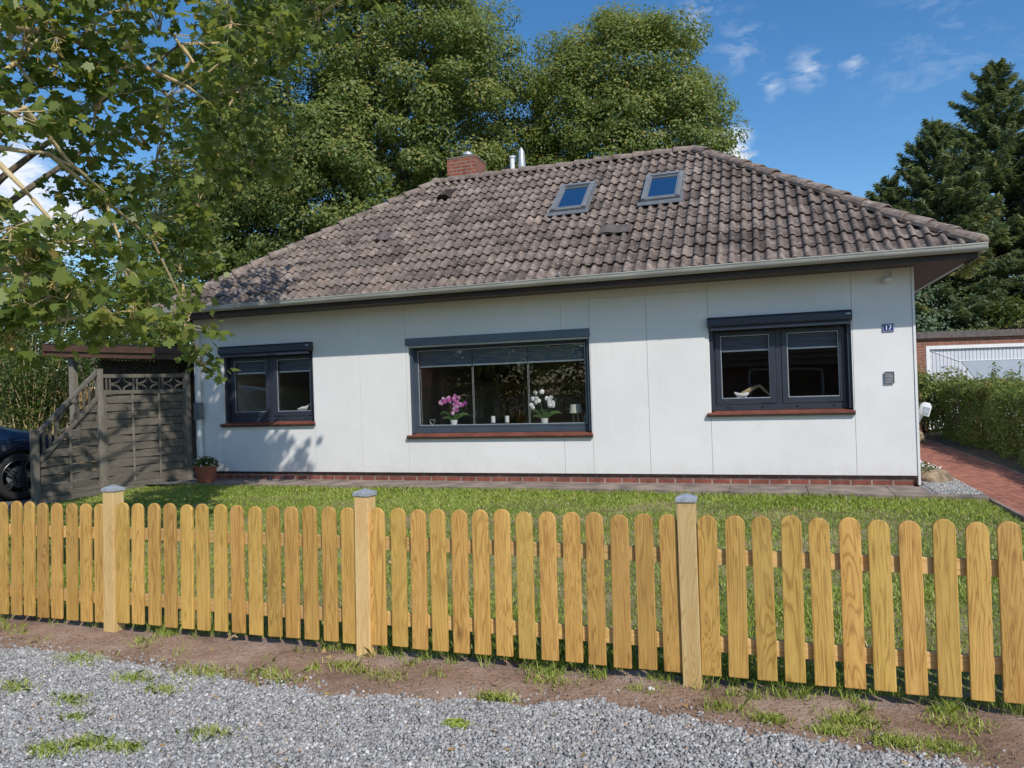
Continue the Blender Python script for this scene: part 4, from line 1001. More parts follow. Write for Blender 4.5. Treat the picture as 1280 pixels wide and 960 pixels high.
def weave(p, q, z0, ztop, name, cols):
    d, n_, L = frame_of(p, q); a0, a1 = .07, L - .07
    b = MB(); hgt = .118; z = z0; r_ = 0
    segs = 4 * cols
    while z + .05 < ztop(.5 * L) + .6:
        sgn = 1 if r_ % 2 else -1
        V_ = []
        pa = []
        for i in range(segs + 1):
            s_ = a0 + (a1 - a0) * i / segs; off = sgn * .017 * math.sin(math.pi * i / 4 + math.pi / 2)
            zt = min(z + hgt, ztop(s_)); zb_ = min(z, zt - .001)
            pa.append((s_, off, zb_, zt))
        for i in range(segs):
            (s0, o0, zb0, zt0), (s1, o1, zb1, zt1) = pa[i], pa[i + 1]
            if zt0 - zb0 < .01 and zt1 - zb1 < .01: continue
            vs = []
            for (s_, o_, zb_, zt_) in ((s0, o0, zb0, zt0), (s1, o1, zb1, zt1)):
                for th in (-.006, .006):
                    for zz_ in (zb_, zt_): vs.append(p + d * s_ + n_ * (o_ + th) + Vector((0, 0, zz_)))
            b.add(vs, [(0, 1, 5, 4), (2, 6, 7, 3), (0, 4, 6, 2), (1, 3, 7, 5)])
        z += hgt + .012; r_ += 1
    b.build(name, M['greywood'], ps)
    b = MB()
    for c in range(cols + 1):
        s_ = a0 + (a1 - a0) * (c + .0) / cols
        zt = ztop(s_)
        if zt > z0 + .1 and 0 < c < cols:
            P0 = p + d * s_; b.beam(P0 + n_ * .028 + Vector((0, 0, z0)), P0 + n_ * .028 + Vector((0, 0, zt)), .035, .012, n_); b.beam(P0 - n_ * .028 + Vector((0, 0, z0)), P0 - n_ * .028 + Vector((0, 0, zt)), .035, .012, n_)
    b.build('batten', M['greypost'], ps)
    return d, n_, L
# tall panel
ztp = lambda s: 1.60
d, n_, L = weave(PMi, PR, .16, ztp, 'woven_panel', 3)
b = MB(); A = PMi + d * .05; B = PMi + d * (L - .04)
for z0, z1 in ((1.605, 1.665), (1.87, 1.93), (.10, .155)):
    b.beam(A + Vector((0, 0, (z0 + z1) / 2)), B + Vector((0, 0, (z0 + z1) / 2)), .05, z1 - z0)
for s_ in (.07, L - .06): b.beam(PMi + d * s_ + Vector((0, 0, .156)), PMi + d * s_ + Vector((0, 0, 1.604)), .05, .045, n_)
b.build('frame', M['greywood'], ps, bevel=.003)
b = MB(); b.beam(A + Vector((0, 0, .05)), B + Vector((0, 0, .05)), .04, .09); b.build('kick_board', M['greywood'], ps)
b = MB(); nmot = 3; mw_ = (L - .16) / nmot
for i in range(nmot):
    s0 = .09 + i * mw_; zc = 1.768
    for e in (.02, .075):
        b.beam(PMi + d * (s0 + e) + Vector((0, 0, 1.666)), PMi + d * (s0 + e) + Vector((0, 0, 1.869)), .022, .022, n_)
    x0, x1 = s0 + .095, s0 + mw_ - .0; w2 = (x1 - x0) / 2; h2 = .101
    for (cx_, cz_, a0) in ((x0, 1.666, 0), (x1, 1.666, 90), (x1, 1.869, 180), (x0, 1.869, 270)):
        pts = []
        for k in range(8):
            a = R(a0 + 90 * k / 7); pts.append(PMi + d * (cx_ + w2 * .86 * math.cos(a)) + Vector((0, 0, cz_ + h2 * .9 * math.sin(a))))
        for k in range(7): b.beam(pts[k], pts[k + 1], .024, .026, n_)
b.build('openwork', M['greywood'], ps)
# sloping panel
d2, n2_, L2 = frame_of(PL, PMi)
z_lo, z_hi = 1.04, 1.97
zs1 = lambda s: z_lo + (z_hi - z_lo) * (s - .04) / (L2 - .08)
weave(PL, PMi, .16, lambda s: zs1(s) - .44 , 'woven_panel', 2)
b = MB()
def onp(s, z): return PL + d2 * s + Vector((0, 0, z))
b.beam(onp(.04, zs1(.04)), onp(L2 - .04, zs1(L2 - .04)), .05, .07, n2_); b.beam(onp(.06, zs1(.06) - .42), onp(L2 - .05, zs1(L2 - .05) - .42), .05, .07, n2_)
b.beam(onp(.05, .13), onp(L2 - .05, .13), .05, .06)
b.build('frame', M['greywood'], ps, bevel=.003)
b = MB(); b.beam(onp(.05, .05), onp(L2 - .05, .05), .04, .09); b.build('kick_board', M['greywood'], ps)
b = MB()
for s_ in (.14, .24, .34, .72, .82, .92): b.beam(onp(s_, zs1(s_) - .40), onp(s_, zs1(s_) - .02), .03, .028, n2_)
for cs in (.53,):
    zc = zs1(cs) - .21
    for sg in (1, -1):
        pts = [onp(cs + sg * .17 * math.cos(a) , zc + .15 * math.sin(a) + (z_hi - z_lo) / L2 * sg * .17 * math.cos(a)) for a in [R(-80 + 160 * k / 8) for k in range(9)]]
        for k in range(8): b.beam(pts[k], pts[k + 1], .035, .028, n2_)
b.build('openwork', M['greywood'], ps)

# ================================================================== CARPORT
cp = thing('carport', 'low brown-edged carport roof beside the left house wall, behind the grey screen', 'carport', (-11.2, 12.5, 0))
X0, X1 = -12.88, -9.48
zr = lambda x: 2.60 - (x - X0) * .062
b = MB(); b.prism([(X0, zr(X0)), (X1, zr(X1)), (X1, zr(X1) + .03), (X0, zr(X0) + .03)], 10.46, 16.3, 'xz'); b.build('roof_sheet', M['dark'], cp)
b = MB(); b.prism([(X0, zr(X0) - .12), (X1, zr(X1) - .12), (X1, zr(X1) - .005), (X0, zr(X0) - .005)], 10.40, 10.43, 'xz')
b.prism([(X0, zr(X0) - .225), (X1, zr(X1) - .225), (X1, zr(X1) - .10), (X0, zr(X0) - .10)], 10.432, 10.458, 'xz'); b.box(X0 - .03, X0 - .002, 10.40, 16.3, zr(X0) - .225, zr(X0) + .03)
b.build('fascia', M['brownwood'], cp, bevel=.004)
for x, y in ((-12.40, 10.62), (-12.40, 13.4), (-12.40, 16.1)):
    b = MB(); b.box(x - .055, x + .055, y - .055, y + .055, 0, zr(x) - .005); b.build('post', M['greypost'], cp, bevel=.005)
b = MB()
for i in range(-6, 26):
    for sg in (1, -1):
        xa = -12.32 + i * .09; za = 1.62
        xb = xa + sg * .72
        if sg < 0: xa += .7; xb = xa - .72
        # clip to panel
        pts = [(xa, za), (xb, za + .72)]
        lo_, hi_ = 0, 1
        dx = xb - xa
        for bound, side in ((-12.33, 1), (-10.35, -1)):
            t_ = (bound - xa) / dx
            if (side > 0) == (dx > 0): lo_ = max(lo_, t_)
            else: hi_ = min(hi_, t_)
        if hi_ - lo_ > .03: b.beam((xa + dx * lo_, 11.1 + .012 * sg, za + .72 * lo_), (xa + dx * hi_, 11.1 + .012 * sg, za + .72 * hi_), .02, .012, (0, 1, 0))
b.build('lattice', M['greywood'], cp)
b = MB(); b.box(-12.34, -9.5, 12.6, 12.64, 0, 2.33); b.box(-12.36, -12.33, 11.2, 12.59, .0, 2.3); b.build('board_wall', M['greywood'], cp)

# ================================================================== CAR (parked nose first in the carport drive)
car = thing('parked_car', 'dark blue car parked behind the grey screen at the left', 'car', (-12.12, 7.10, .02), R(-14), local=True); car.scale = (1.09, 1.09, 1.09)
def car_body():
    # stations along y (front = +y): y, half width, z_sill, z_belt, z_top, half width top
    st = [(-2.12, .70, .42, .80, .92, .60), (-2.0, .84, .30, .92, 1.12, .68), (-1.6, .89, .24, .98, 1.50, .60), (-.9, .90, .22, .98, 1.60, .60), (0, .90, .22, .97, 1.62, .60), (.55, .90, .22, .96, 1.50, .62), (1.15, .90, .22, .94, 1.06, .70), (1.6, .89, .24, .90, .99, .70), (1.95, .86, .26, .82, .92, .66), (2.15, .76, .32, .70, .80, .58), (2.24, .60, .40, .60, .66, .48)]
    b = MB(); rings = []
    for (y, w, zs_, zb_, zt, wt) in st:
        half = [(0, zs_ - .02), (w * .8, zs_ - .02), (w * .97, zs_ + .06), (w, (zs_ + zb_) / 2), (w * .985, zb_ - .05), (w * .93, zb_), (wt + (w * .93 - wt) * .45, zb_ + (zt - zb_) * .5), (wt, zt - .05), (wt * .8, zt), (0, zt + .015)]
        ring = half + [(-x, z) for x, z in half[-2:0:-1]]
        rings.append([(x, y, z) for x, z in ring])
    n = len(rings[0])
    for r_ in rings: b.v += [Vector(p) for p in r_]
    for i in range(len(rings) - 1):
        for k in range(n): b.f.append([i * n + k, i * n + (k + 1) % n, (i + 1) * n + (k + 1) % n, (i + 1) * n + k])
    b.f.append(list(range(n))); b.f.append([(len(rings) - 1) * n + k for k in range(n)][::-1])
    return b
body = car_body().build('body', M['paint'], car, smooth=True)
cut = MB()
for y in (-1.32, 1.36):
    for sx in (-1, 1):
        Mx = Matrix.Translation((sx * .78, y, .33)) @ Matrix.Rotation(math.pi / 2, 4, 'Y'); cut.lathe([(.385, -.3), (.385, .3)], (0, 0, 0), 36, Mx)
co = cut.build('arch_cutter', None, None)
sub = body.modifiers.new('s', 'SUBSURF'); sub.levels = 2; sub.render_levels = 2
bo = body.modifiers.new('b', 'BOOLEAN'); bo.object = co; bo.operation = 'DIFFERENCE'; bo.solver = 'EXACT'
co.matrix_world = Matrix.Translation((-12.12, 7.10, .02)) @ Matrix.Rotation(R(-14), 4, 'Z') @ Matrix.Scale(1.09, 4)
bpy.context.view_layer.update()
dg = bpy.context.evaluated_depsgraph_get()
me2 = bpy.data.meshes.new_from_object(body.evaluated_get(dg)); body.modifiers.clear(); body.data = me2
for p_ in me2.polygons: p_.use_smooth = True
me2.set_sharp_from_angle(angle=R(35))
if not me2.materials: me2.materials.append(M['paint'])
bpy.data.objects.remove(co)
for y in (-1.32, 1.36):
    for sx in (-1, 1):
        Mx = Matrix.Translation((sx * .80, y, .33)) @ Matrix.Rotation(sx * math.pi / 2, 4, 'Y')
        b = MB(); b.lathe([(.235, -.1), (.30, -.105), (.325, -.08), (.33, 0), (.325, .08), (.30, .105), (.235, .1)], (0, 0, 0), 40, Mx, False)
        w_ = b.build('wheel', M['rubber'], car, smooth=True)
        b = MB(); b.lathe([(.236, -.09), (.236, .1), (.244, .104), (.25, .1), (.225, .07), (.22, -.06)], (0, 0, 0), 40, Mx, False)
        for k in range(5):
            a = 2 * math.pi * k / 5 + .35
            for o_ in (-.11, .11):
                p0 = Mx @ Vector((.05 * math.cos(a + o_ * 3), .05 * math.sin(a + o_ * 3), .085)); p1 = Mx @ Vector((.232 * math.cos(a + o_), .232 * math.sin(a + o_), .075))
                b.beam(p0, p1, .026, .022, Mx.to_3x3() @ Vector((0, 0, 1)))
        b.lathe([(.06, .06), (.06, .09), (.045, .1), (.01, .102)], (0, 0, 0), 20, Mx)
        b.build('rim', M['rim'], w_, smooth=False)
        b = MB(); b.lathe([(.15, .0), (.15, .02), (.06, .021), (.06, 0)], (0, 0, 0), 24, Mx); b.build('brake_disc', M['lead'], w_)
        b = MB(); Mx2 = Matrix.Translation((sx * .62, y, .33)) @ Matrix.Rotation(math.pi / 2, 4, 'Y'); b.lathe([(.38, -.14), (.38, .14)], (0, 0, 0), 28, Mx2); b.build('wheel_housing', M['black'], car)
for sx in (-1, 1):
    b = MB(); b.prism([(-1.45, 1.02), (-1.1, 1.42), (-.2, 1.50), (.4, 1.38), (.95, 1.02)], sx * .715, sx * .80, 'yz'); b.build('side_window', M['carglass'], car, bevel=.01)
    b = MB(); b.box(sx * .90, sx * 1.06, .62, .78, .98, 1.12); b.build('wing_mirror', M['paint'], car, bevel=.03)
    b = MB(); b.box(sx * .893, sx * .918, -.35, -.15, .82, .85); b.build('door_handle', M['black'], car, bevel=.006)
    b = MB(); b.ball((sx * .66, 2.06, .68), (.15, .1, .07), 12, 8); b.build('headlight', M['carglass'], car, smooth=True)
    b = MB(); b.ball((sx * .72, -2.02, .86), (.12, .08, .08), 12, 8); b.build('tail_light', M['terracotta'], car, smooth=True)
b = MB(); b.prism([(.62, 1.43), (1.12, 1.08), (1.10, 1.06), (.60, 1.41)], -.6, .6, 'yz'); b.build('windscreen', M['carglass'], car)

# ================================================================== POTTED PLANT
PX, PY, PZ = -8.93, 10.12, .08
pp = thing('potted_plant', 'terracotta pot with a leafy white-flowering plant by the left downpipe', 'potted plant', (PX, PY, PZ))
b = MB(); b.lathe([(.125, 0), (.135, .02), (.175, .235), (.19, .24), (.195, .285), (.18, .29), (.165, .26), (.16, .25)], (PX, PY, PZ), 28); pot = b.build('pot', M['terracotta'], pp, smooth=True)
b = MB(); b.lathe([(.158, .25), (.05, .265), (.01, .268)], (PX, PY, PZ), 20); b.build('soil', M['soil'], pp)
n = 900; dv = unit(RNG.normal(size=(n, 3))); dv[:, 2] = np.abs(dv[:, 2]); rr = RNG.uniform(.4, 1, n)[:, None]
P = np.array([PX, PY, PZ + .27]) + dv * rr * np.array([.25, .22, .17])
leaves('foliage', P, dv + RNG.normal(size=(n, 3)) * .5, RNG.uniform(.03, .055, n), np.clip(RNG.normal(.35, .25, n), 0, 1), M['bush'], pp, OVAL)
n = 70; dv = unit(RNG.normal(size=(n, 3))); dv[:, 2] = np.abs(dv[:, 2])
P = np.array([PX, PY, PZ + .27]) + dv * np.array([.25, .22, .19])
leaves('blossoms', P, dv, .03, RNG.uniform(0, 1, n), M['petal_white'], pp, OVAL)

# ================================================================== STONES by the right corner
def boulder(name, c, r_, label, mat, seed):
    rs = np.random.default_rng(seed); b = MB(); b.ball(c, r_, 22, 14)
    ks = rs.normal(size=(6, 3)) * 3; ph = rs.uniform(0, 6, 6)
    for v in b.v:
        q = np.array([(v.x - c[0]) / r_[0], (v.y - c[1]) / r_[1], (v.z - c[2]) / r_[2]])
        s_ = 1 + .07 * np.sin(q @ ks[0] * .7 + ph[0]) + .04 * np.sin(q @ ks[1] + ph[1]) + .025 * np.sin(q @ ks[2] * 2 + ph[2])
        v.x, v.y, v.z = [c[i] + q[i] * r_[i] * s_ for i in range(3)]
    return tag(b.build(name, mat, None, smooth=True), label, 'boulder')
boulder('boulder', (2.08, 11.2, .1), (.25, .36, .13), 'brown boulder with small white flowers on it beside the right house corner', M['stone'], 3)
boulder('boulder', (2.95, 17.5, .14), (.22, .22, .19), 'rounded pale stone at the far end of the red brick path', M['stone'], 5)
n = 420; a = RNG.uniform(0, 6.28, n); r2 = RNG.uniform(0, 1, n) ** .5
P = np.stack([2.02 + .2 * r2 * np.cos(a), 11.3 + .34 * r2 * np.sin(a), .17 + .1 * (1 - r2) + RNG.uniform(0, .06, n)], 1)
al = thing('rock_plant', 'low plant with tiny white flowers growing on the brown boulder', 'plant', (2.02, 11.4, .3))
leaves('foliage', P, RNG.normal(size=(n, 3)) * .5 + (0, 0, 1), .035, RNG.uniform(.1, .9, n), M['bush'], al, OVAL)
leaves('blossoms', P[:60] + (0, -.02, .03), RNG.normal(size=(60, 3)) * .5 + (0, -.6, .6), .028, RNG.uniform(0, 1, 60), M['petal_white'], al, OVAL)

# ================================================================== GARAGE (right, behind the hedge)
gr = thing('garage', 'flat-roofed red brick garage with a white ribbed door at the right', 'garage', (3.35, 21.73, 0), R(18.77), local=True)
b = MB()
dx0, dx1, dz1 = .83, 5.4, 2.17
b.box(-1.8, dx0 - .06, 0, .24, 0, 2.46); b.box(dx1 + .06, 7.2, 0, .24, 0, 2.46); b.box(dx0 - .06, dx1 + .06, 0, .24, dz1 + .06, 2.46); b.box(-1.8, -1.56, .242, 6, 0, 2.46); b.box(6.96, 7.2, .242, 6, 0, 2.46)
b.build('wall', M['garage_brick'], gr)
b = MB(); pts = []
xs_ = np.linspace(-1.9, 7.3, 400); prof = [(x, 2.60 + .012 * math.sin(x * 2 * math.pi / .13)) for x in xs_]
b.prism([(-1.9, 2.43)] + [(7.3, 2.43)] + prof[::-1], -.10, -.07, 'xz')
b.build('roof_edge', M['fibre'], gr)
b = MB(); b.box(-1.88, 7.28, -.068, 6.1, 2.47, 2.56); b.build('roof', M['fibre'], gr)
b = MB(); b.box(dx0 - .06, dx0 + .03, -.015, .1, 0, dz1 + .06); b.box(dx1 - .03, dx1 + .06, -.015, .1, 0, dz1 + .06); b.box(dx0 + .03, dx1 - .03, -.015, .1, dz1 - .03, dz1 + .06); b.build('door_frame', M['white_pvc'], gr, bevel=.005)
b = MB(); x = dx0 + .035; w = (dx1 - dx0 - .07) / 46
for i in range(46):
    b.box(x + i * w + .006, x + (i + 1) * w - .006, .05, .075, .05, dz1 - .035)
b.box(dx0 + .035, dx1 - .035, .0752, .09, .05, dz1 - .035)
door = b.build('door', M['steelblue'], gr, bevel=.004)
# darker trapezoid plate and thin pale strips on the swing door
b = MB(); b.prism([(1.72, 1.80), (4.6, 1.80), (3.9, 1.05), (2.3, 1.05)], .040, .0485, 'xz'); b.build('door_trapezoid', M['steeldark'], door)
b = MB()
for p0, p1 in (((dx0 + .05, dz1 - .05), (1.70, 1.80)), ((dx1 - .05, dz1 - .05), (4.62, 1.80)), ((dx0 + .05, .1), (2.28, 1.05)), ((dx1 - .05, .1), (3.92, 1.05)), ((1.70, 1.815), (4.62, 1.815))):
    b.beam((p0[0], .044, p0[1]), (p1[0], .044, p1[1]), .012, .02, (0, 1, 0))
b.build('door_strip', M['white_pvc'], door)

# ================================================================== VEGETATION
def clump_points(cs, rs, per, flat=.75, inner=.45):
    cs = np.asarray(cs, float); K = len(cs); rs = np.broadcast_to(np.asarray(rs, float), (K,))
    idx = np.repeat(np.arange(K), per); n = len(idx)
    dv = unit(RNG.normal(size=(n, 3))); rr = inner + (1 - inner) * RNG.uniform(0, 1, n) ** .6
    P = cs[idx] + dv * (rs[idx] * rr)[:, None] * np.array([1, 1, flat])
    return P, dv, idx
def crown(name, parent, c, r, K, per, rc, size, mat, shell=.6, zmin=None, tint0=.42, tsd=.16, shape=DIAMOND, upw=.55):
    c = np.array(c, float); r = np.array(r, float)
    d = unit(RNG.normal(size=(K, 3))); u = shell + (1 - shell) * RNG.uniform(0, 1, K) ** .7
    m_ = int(K * .6); ii = np.arange(m_) + .5; zf = 1 - 2 * ii / m_; th = ii * 2.399963   # outer clumps spread evenly over the crown
    d[:m_] = unit(np.stack([np.sqrt(1 - zf ** 2) * np.cos(th), np.sqrt(1 - zf ** 2) * np.sin(th), zf], 1) + RNG.normal(0, .06, (m_, 3)))
    u[:m_] = RNG.uniform(.8, .98, m_); u[m_:] *= .88
    bump = 1 + .07 * np.sin(d[:, 0] * 5 + c[0]) * np.sin(d[:, 2] * 6 + c[1]) + .04 * np.sin(d[:, 1] * 9)
    cs = c + d * (u * bump)[:, None] * r
    if zmin: cs[:, 2] = np.maximum(cs[:, 2], zmin + RNG.uniform(0, .6, K))
    rcs = RNG.uniform(.65, 1.25, K) * rc
    P, dv, idx = clump_points(cs, rcs, per)
    N = dv * .8 + unit(cs - c)[idx] * .35 + np.array([.12, -.2, upw]) + RNG.normal(size=P.shape) * .42
    ct = RNG.normal(0, .08, K)
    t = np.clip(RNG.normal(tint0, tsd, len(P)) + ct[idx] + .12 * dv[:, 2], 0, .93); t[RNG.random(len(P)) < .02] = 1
    return leaves(name, P, N, RNG.uniform(.75, 1.3, len(P)) * size, t, mat, parent, shape), cs
def trunk_limbs(name, parent, base, top, r0, tips, mat, bend=.3, lean=(0, 0)):
    b = MB(); bx, by, bz = base; H = top - bz
    tp = [(bx + lean[0] * s_ + .12 * math.sin(s_ * 5 + bx), by + lean[1] * s_ + .1 * math.cos(s_ * 4 + by), bz + H * s_) for s_ in np.linspace(0, 1, 9)]
    b.tube(tp, [r0 * (1.25 - .25 * min(1, s_ * 6)) * (1 - .85 * s_) + .015 for s_ in np.linspace(0, 1, 9)], 12)
    for t_ in tips:
        s_ = min(.9, max(.18, (t_[2] - bz) / H * random.uniform(.5, .75))); i = int(s_ * 8); p0 = Vector(tp[i]); p3 = Vector(t_)
        m1 = p0.lerp(p3, .35) + Vector((random.uniform(-bend, bend), random.uniform(-bend, bend), random.uniform(0, bend))); m2 = p0.lerp(p3, .7) + Vector((random.uniform(-bend, bend), random.uniform(-bend, bend), random.uniform(0, bend)))
        rr = r0 * .38 * (1 - .6 * s_)
        b.tube([p0, m1, m2, p3], [rr, rr * .7, rr * .4, .012], 7)
    return b.build(name, mat, parent, smooth=True)
def tree(kind, label, base, c, r, K, per, rc, size, mat, r0=.3, group=None, **kw):
    t = thing(kind, label, 'tree', base, group=group)
    o, cs = crown('crown', t, c, r, K, per, rc, size, mat, **kw)
    sel = [cs[i] for i in RNG.choice(len(cs), min(26, len(cs)), replace=False)]
    trunk_limbs('trunk', t, base, c[2] + r[2] * .7, r0, sel, M['bark'])
    return t
tree('lime_tree', 'tallest broadleaf tree, filling the sky behind the chimney', (-13.0, 22.2, 0), (-12.6, 22.0, 9.3), (5.9, 4.3, 8.5), 1150, 380, .68, .118, M['lime'], .42, shell=.38, zmin=1.2, tint0=.5)
tree('lime_tree', 'round-headed broadleaf tree behind the roof ridge, left of the open sky', (-4.2, 25.5, 0), (-4.35, 25.2, 8.1), (3.8, 3.4, 6.35), 620, 380, .72, .118, M['lime'], .36, shell=.38, zmin=1.5, tint0=.54)
tree('broadleaf_tree', 'dark broadleaf tree behind the carport, left of the tall tree', (-18.2, 21.5, 0), (-18.4, 21.5, 5.6), (3.6, 3.2, 4.9), 150, 330, 1.0, .15, M['lime'], .3, shell=.5, zmin=.8, tint0=.36)
tree('broadleaf_tree', 'pale green tree far behind the shrub at the left edge', (-26, 20, 0), (-25.5, 19.8, 3.7), (3.8, 3.2, 3.4), 120, 300, 1.0, .15, M['bush'], .25, shell=.5, zmin=.5, tint0=.4)

# shrub with many thin upright stems, left edge
sh = thing('stemmy_shrub', 'shrub with many thin yellowish upright stems at the left edge', 'shrub', (-14.1, 11.2, 0))
b = MB(); tips = []
for i in range(46):
    a = random.uniform(0, 6.28); L = random.uniform(1.8, 3.1); sp = random.uniform(.15, .75)
    bx, by = -14.1 + random.gauss(0, .2), 11.2 + random.gauss(0, .2); pts = []
    for k in range(7):
        s_ = k / 6; pts.append((bx + math.cos(a) * sp * L * .5 * s_ ** 1.3, by + math.sin(a) * sp * L * .5 * s_ ** 1.3, L * s_ - .15 * s_ * s_ * sp))
    b.tube(pts, [.016 * (1 - .75 * k / 6) for k in range(7)], 5); tips += [pts[k] for k in (3, 4, 5, 6)]
b.build('stems', M['twig'], sh)
P, dv, idx = clump_points(np.array(tips), .28, 48, 1, .1)
leaves('foliage', P, dv + RNG.normal(size=P.shape) * .6 + (0, 0, .5), RNG.uniform(.04, .09, len(P)), np.clip(RNG.normal(.55, .22, len(P)), 0, 1), M['bush'], sh, OVAL)
sh = thing('green_shrub', 'dense dark green shrub between the stemmy shrub and the carport post', 'shrub', (-14.2, 13.4, 0))
P, dv, idx = clump_points(np.array([(-14.5 + random.gauss(0, .5), 13.6 + random.gauss(0, .5), random.uniform(.5, 3.0)) for _ in range(40)]), .45, 130, 1, .3)
leaves('foliage', P, dv + RNG.normal(size=P.shape) * .5 + (0, 0, .4), RNG.uniform(.06, .1, len(P)), np.clip(RNG.normal(.35, .2, len(P)), 0, 1), M['bush'], sh, OVAL)
b = MB()
for i in range(8):
    b.tube([(-14.5, 13.5, 0), (-14.5 + random.gauss(0, .3), 13.5 + random.gauss(0, .3), 1.2), (-14.5 + random.gauss(0, .5), 13.6 + random.gauss(0, .5), 2.6)], [.03, .02, .008], 6)
b.build('stems', M['bark'], sh)
# reed screen and low slat fence far left
rf = thing('reed_fence', 'straw-coloured reed fence between the shrub and the carport post', 'fence', (-14.4, 12.1, 0))
b = MB()
for i in range(95):
    x = -14.75 + i * .02 + random.uniform(-.004, .004); b.tube([(x, 12.05 + random.uniform(-.012, .012), 0), (x + random.uniform(-.01, .01), 12.05, 1.78 + random.uniform(-.03, .02))], .009, 5)
b.build('reed_panel', M['reed'], rf)
b = MB(); [b.box(-14.76, -12.85, 12.03, 12.033, z, z + .012) for z in (.5, 1.0, 1.5)]; [b.box(x, x + .06, 12.07, 12.13, 0, 1.75) for x in (-14.7, -13.8, -12.95)]; b.build('support', M['greypost'], rf)
sf = thing('slat_fence', 'low fence of narrow upright pale slats behind the car at the left edge', 'fence', (-16, 12.6, 0))
for i in range(30):
    x = -18.2 + i * .115; b = MB(); b.box(x - .022, x + .022, 12.55, 12.57, .05, 1.15 + random.uniform(-.02, .02)); b.build('slat', M['reed'], sf)
for z in (.35, .95):
    b = MB(); b.box(-18.3, -14.8, 12.575, 12.61, z, z + .06); b.build('rail', M['greypost'], sf)

# ---- sycamore maple, trunk just outside the left edge
mp_ = thing('maple_tree', 'maple with large lobed leaves and bare twigs overhanging from the upper left', 'tree', (-7.55, 4.65, 0))
BLOBS = [(-5.12,4.06,4.20,0.55),(-5.09,4.59,4.50,0.60),(-5.30,5.58,4.97,0.70),(-4.98,6.21,5.28,0.70),(-5.35,4.29,3.97,0.50),(-5.22,4.76,4.06,0.60),(-5.24,5.60,4.36,0.70),(-5.45,6.90,4.96,0.65),(-5.55,4.97,3.73,0.50),(-5.53,5.72,3.83,0.65),(-5.73,6.81,4.25,0.60),(-4.94,3.80,3.55,0.35),(-5.50,4.99,3.23,0.50),(-5.58,5.70,3.28,0.60),(-5.89,6.65,3.65,0.55),(-4.77,3.65,2.69,0.38),(-4.86,4.15,2.68,0.45),(-5.12,4.91,2.63,0.50),(-5.64,6.11,2.84,0.50),(-4.76,3.66,2.34,0.42),(-4.72,3.99,2.23,0.42),(-4.79,4.39,2.15,0.38),(-5.15,5.22,2.21,0.38),(-5.39,5.87,2.23,0.33),(-5.62,6.33,1.88,0.20),(-5.01,3.79,2.01,0.28),(-5.75,7.54,4.47,0.55),(-6.33,7.34,5.17,0.70),(-4.83,4.68,5.01,0.80),(-4.96,6.21,6.01,0.90),(-5.10,4.06,4.80,0.70),(-5.60,7.79,6.02,0.60),(-5.62,5.98,6.76,1.00),(-6.66,4.59,4.36,0.70),(-5.68,3.87,2.73,0.60),(-7.29,4.90,5.57,0.80),(-5.25,7.16,7.24,0.90),(-4.3,6.2,5.96,.42),(-4.75,6.3,6.35,.45),(-3.75,6.1,6.05,.4),(-4.95,6.1,6.7,.5),(-5.6,6.4,6.3,.5),(-4.2,6.6,5.4,.35),(-3.55,6.4,5.45,.3),(-4.8,6.2,5.9,.42),(-5.1,6.35,6.0,.4),(-4.5,6.3,5.75,.3)]
BR = [[(-6.02,4.28,4.40),(-5.77,4.36,4.55),(-5.52,4.45,4.63),(-5.36,4.61,4.85),(-5.17,5.09,5.30)],[(-5.52,4.45,4.63),(-5.52,4.34,4.49),(-5.31,4.41,4.46),(-5.27,4.64,4.48),(-5.25,4.75,4.46),(-5.11,4.80,4.40),(-5.04,4.82,4.29),(-4.98,4.74,4.11),(-5.02,4.62,3.94),(-5.03,4.61,3.86)],[(-5.51,4.03,3.90),(-5.37,4.18,4.13),(-5.29,4.31,4.35),(-5.31,4.41,4.47)],[(-5.25,4.75,4.46),(-5.21,4.76,4.66),(-5.12,4.79,4.74),(-5.02,4.93,4.83)],[(-5.17,5.20,4.49),(-4.97,5.27,4.38),(-4.85,5.42,4.32),(-4.78,5.54,4.24),(-4.70,5.57,4.11)],[(-5.29,3.79,3.32),(-5.12,3.85,3.34),(-5.05,3.98,3.34),(-5.07,4.18,3.39),(-5.13,4.58,3.33)],[(-5.03,3.77,3.19),(-4.88,3.83,3.01),(-4.91,3.92,2.96)],[(-4.95,3.90,3.62),(-4.97,4.11,3.48),(-4.93,4.23,3.33),(-5.01,4.63,3.19)],[(-5.01,3.57,2.45),(-4.83,3.74,2.41),(-4.72,3.78,2.34),(-4.74,3.88,2.25),(-4.76,3.98,2.09)],[(-5.12,5.64,4.85),(-5.02,5.67,4.70),(-4.95,5.69,4.51),(-4.69,5.78,4.72)],[(-5.04,4.82,4.29),(-5.00,4.94,4.35),(-5.17,5.20,4.49)],[(-5.07,4.18,3.39),(-5.26,4.86,3.21),(-5.43,5.54,3.01),(-5.39,5.87,2.43),(-5.63,6.32,1.94)]]
BL = np.array(BLOBS)
per = (BL[:, 3] ** 2 * 500).astype(int) + 34
idx = np.repeat(np.arange(len(BL)), per); n = len(idx)
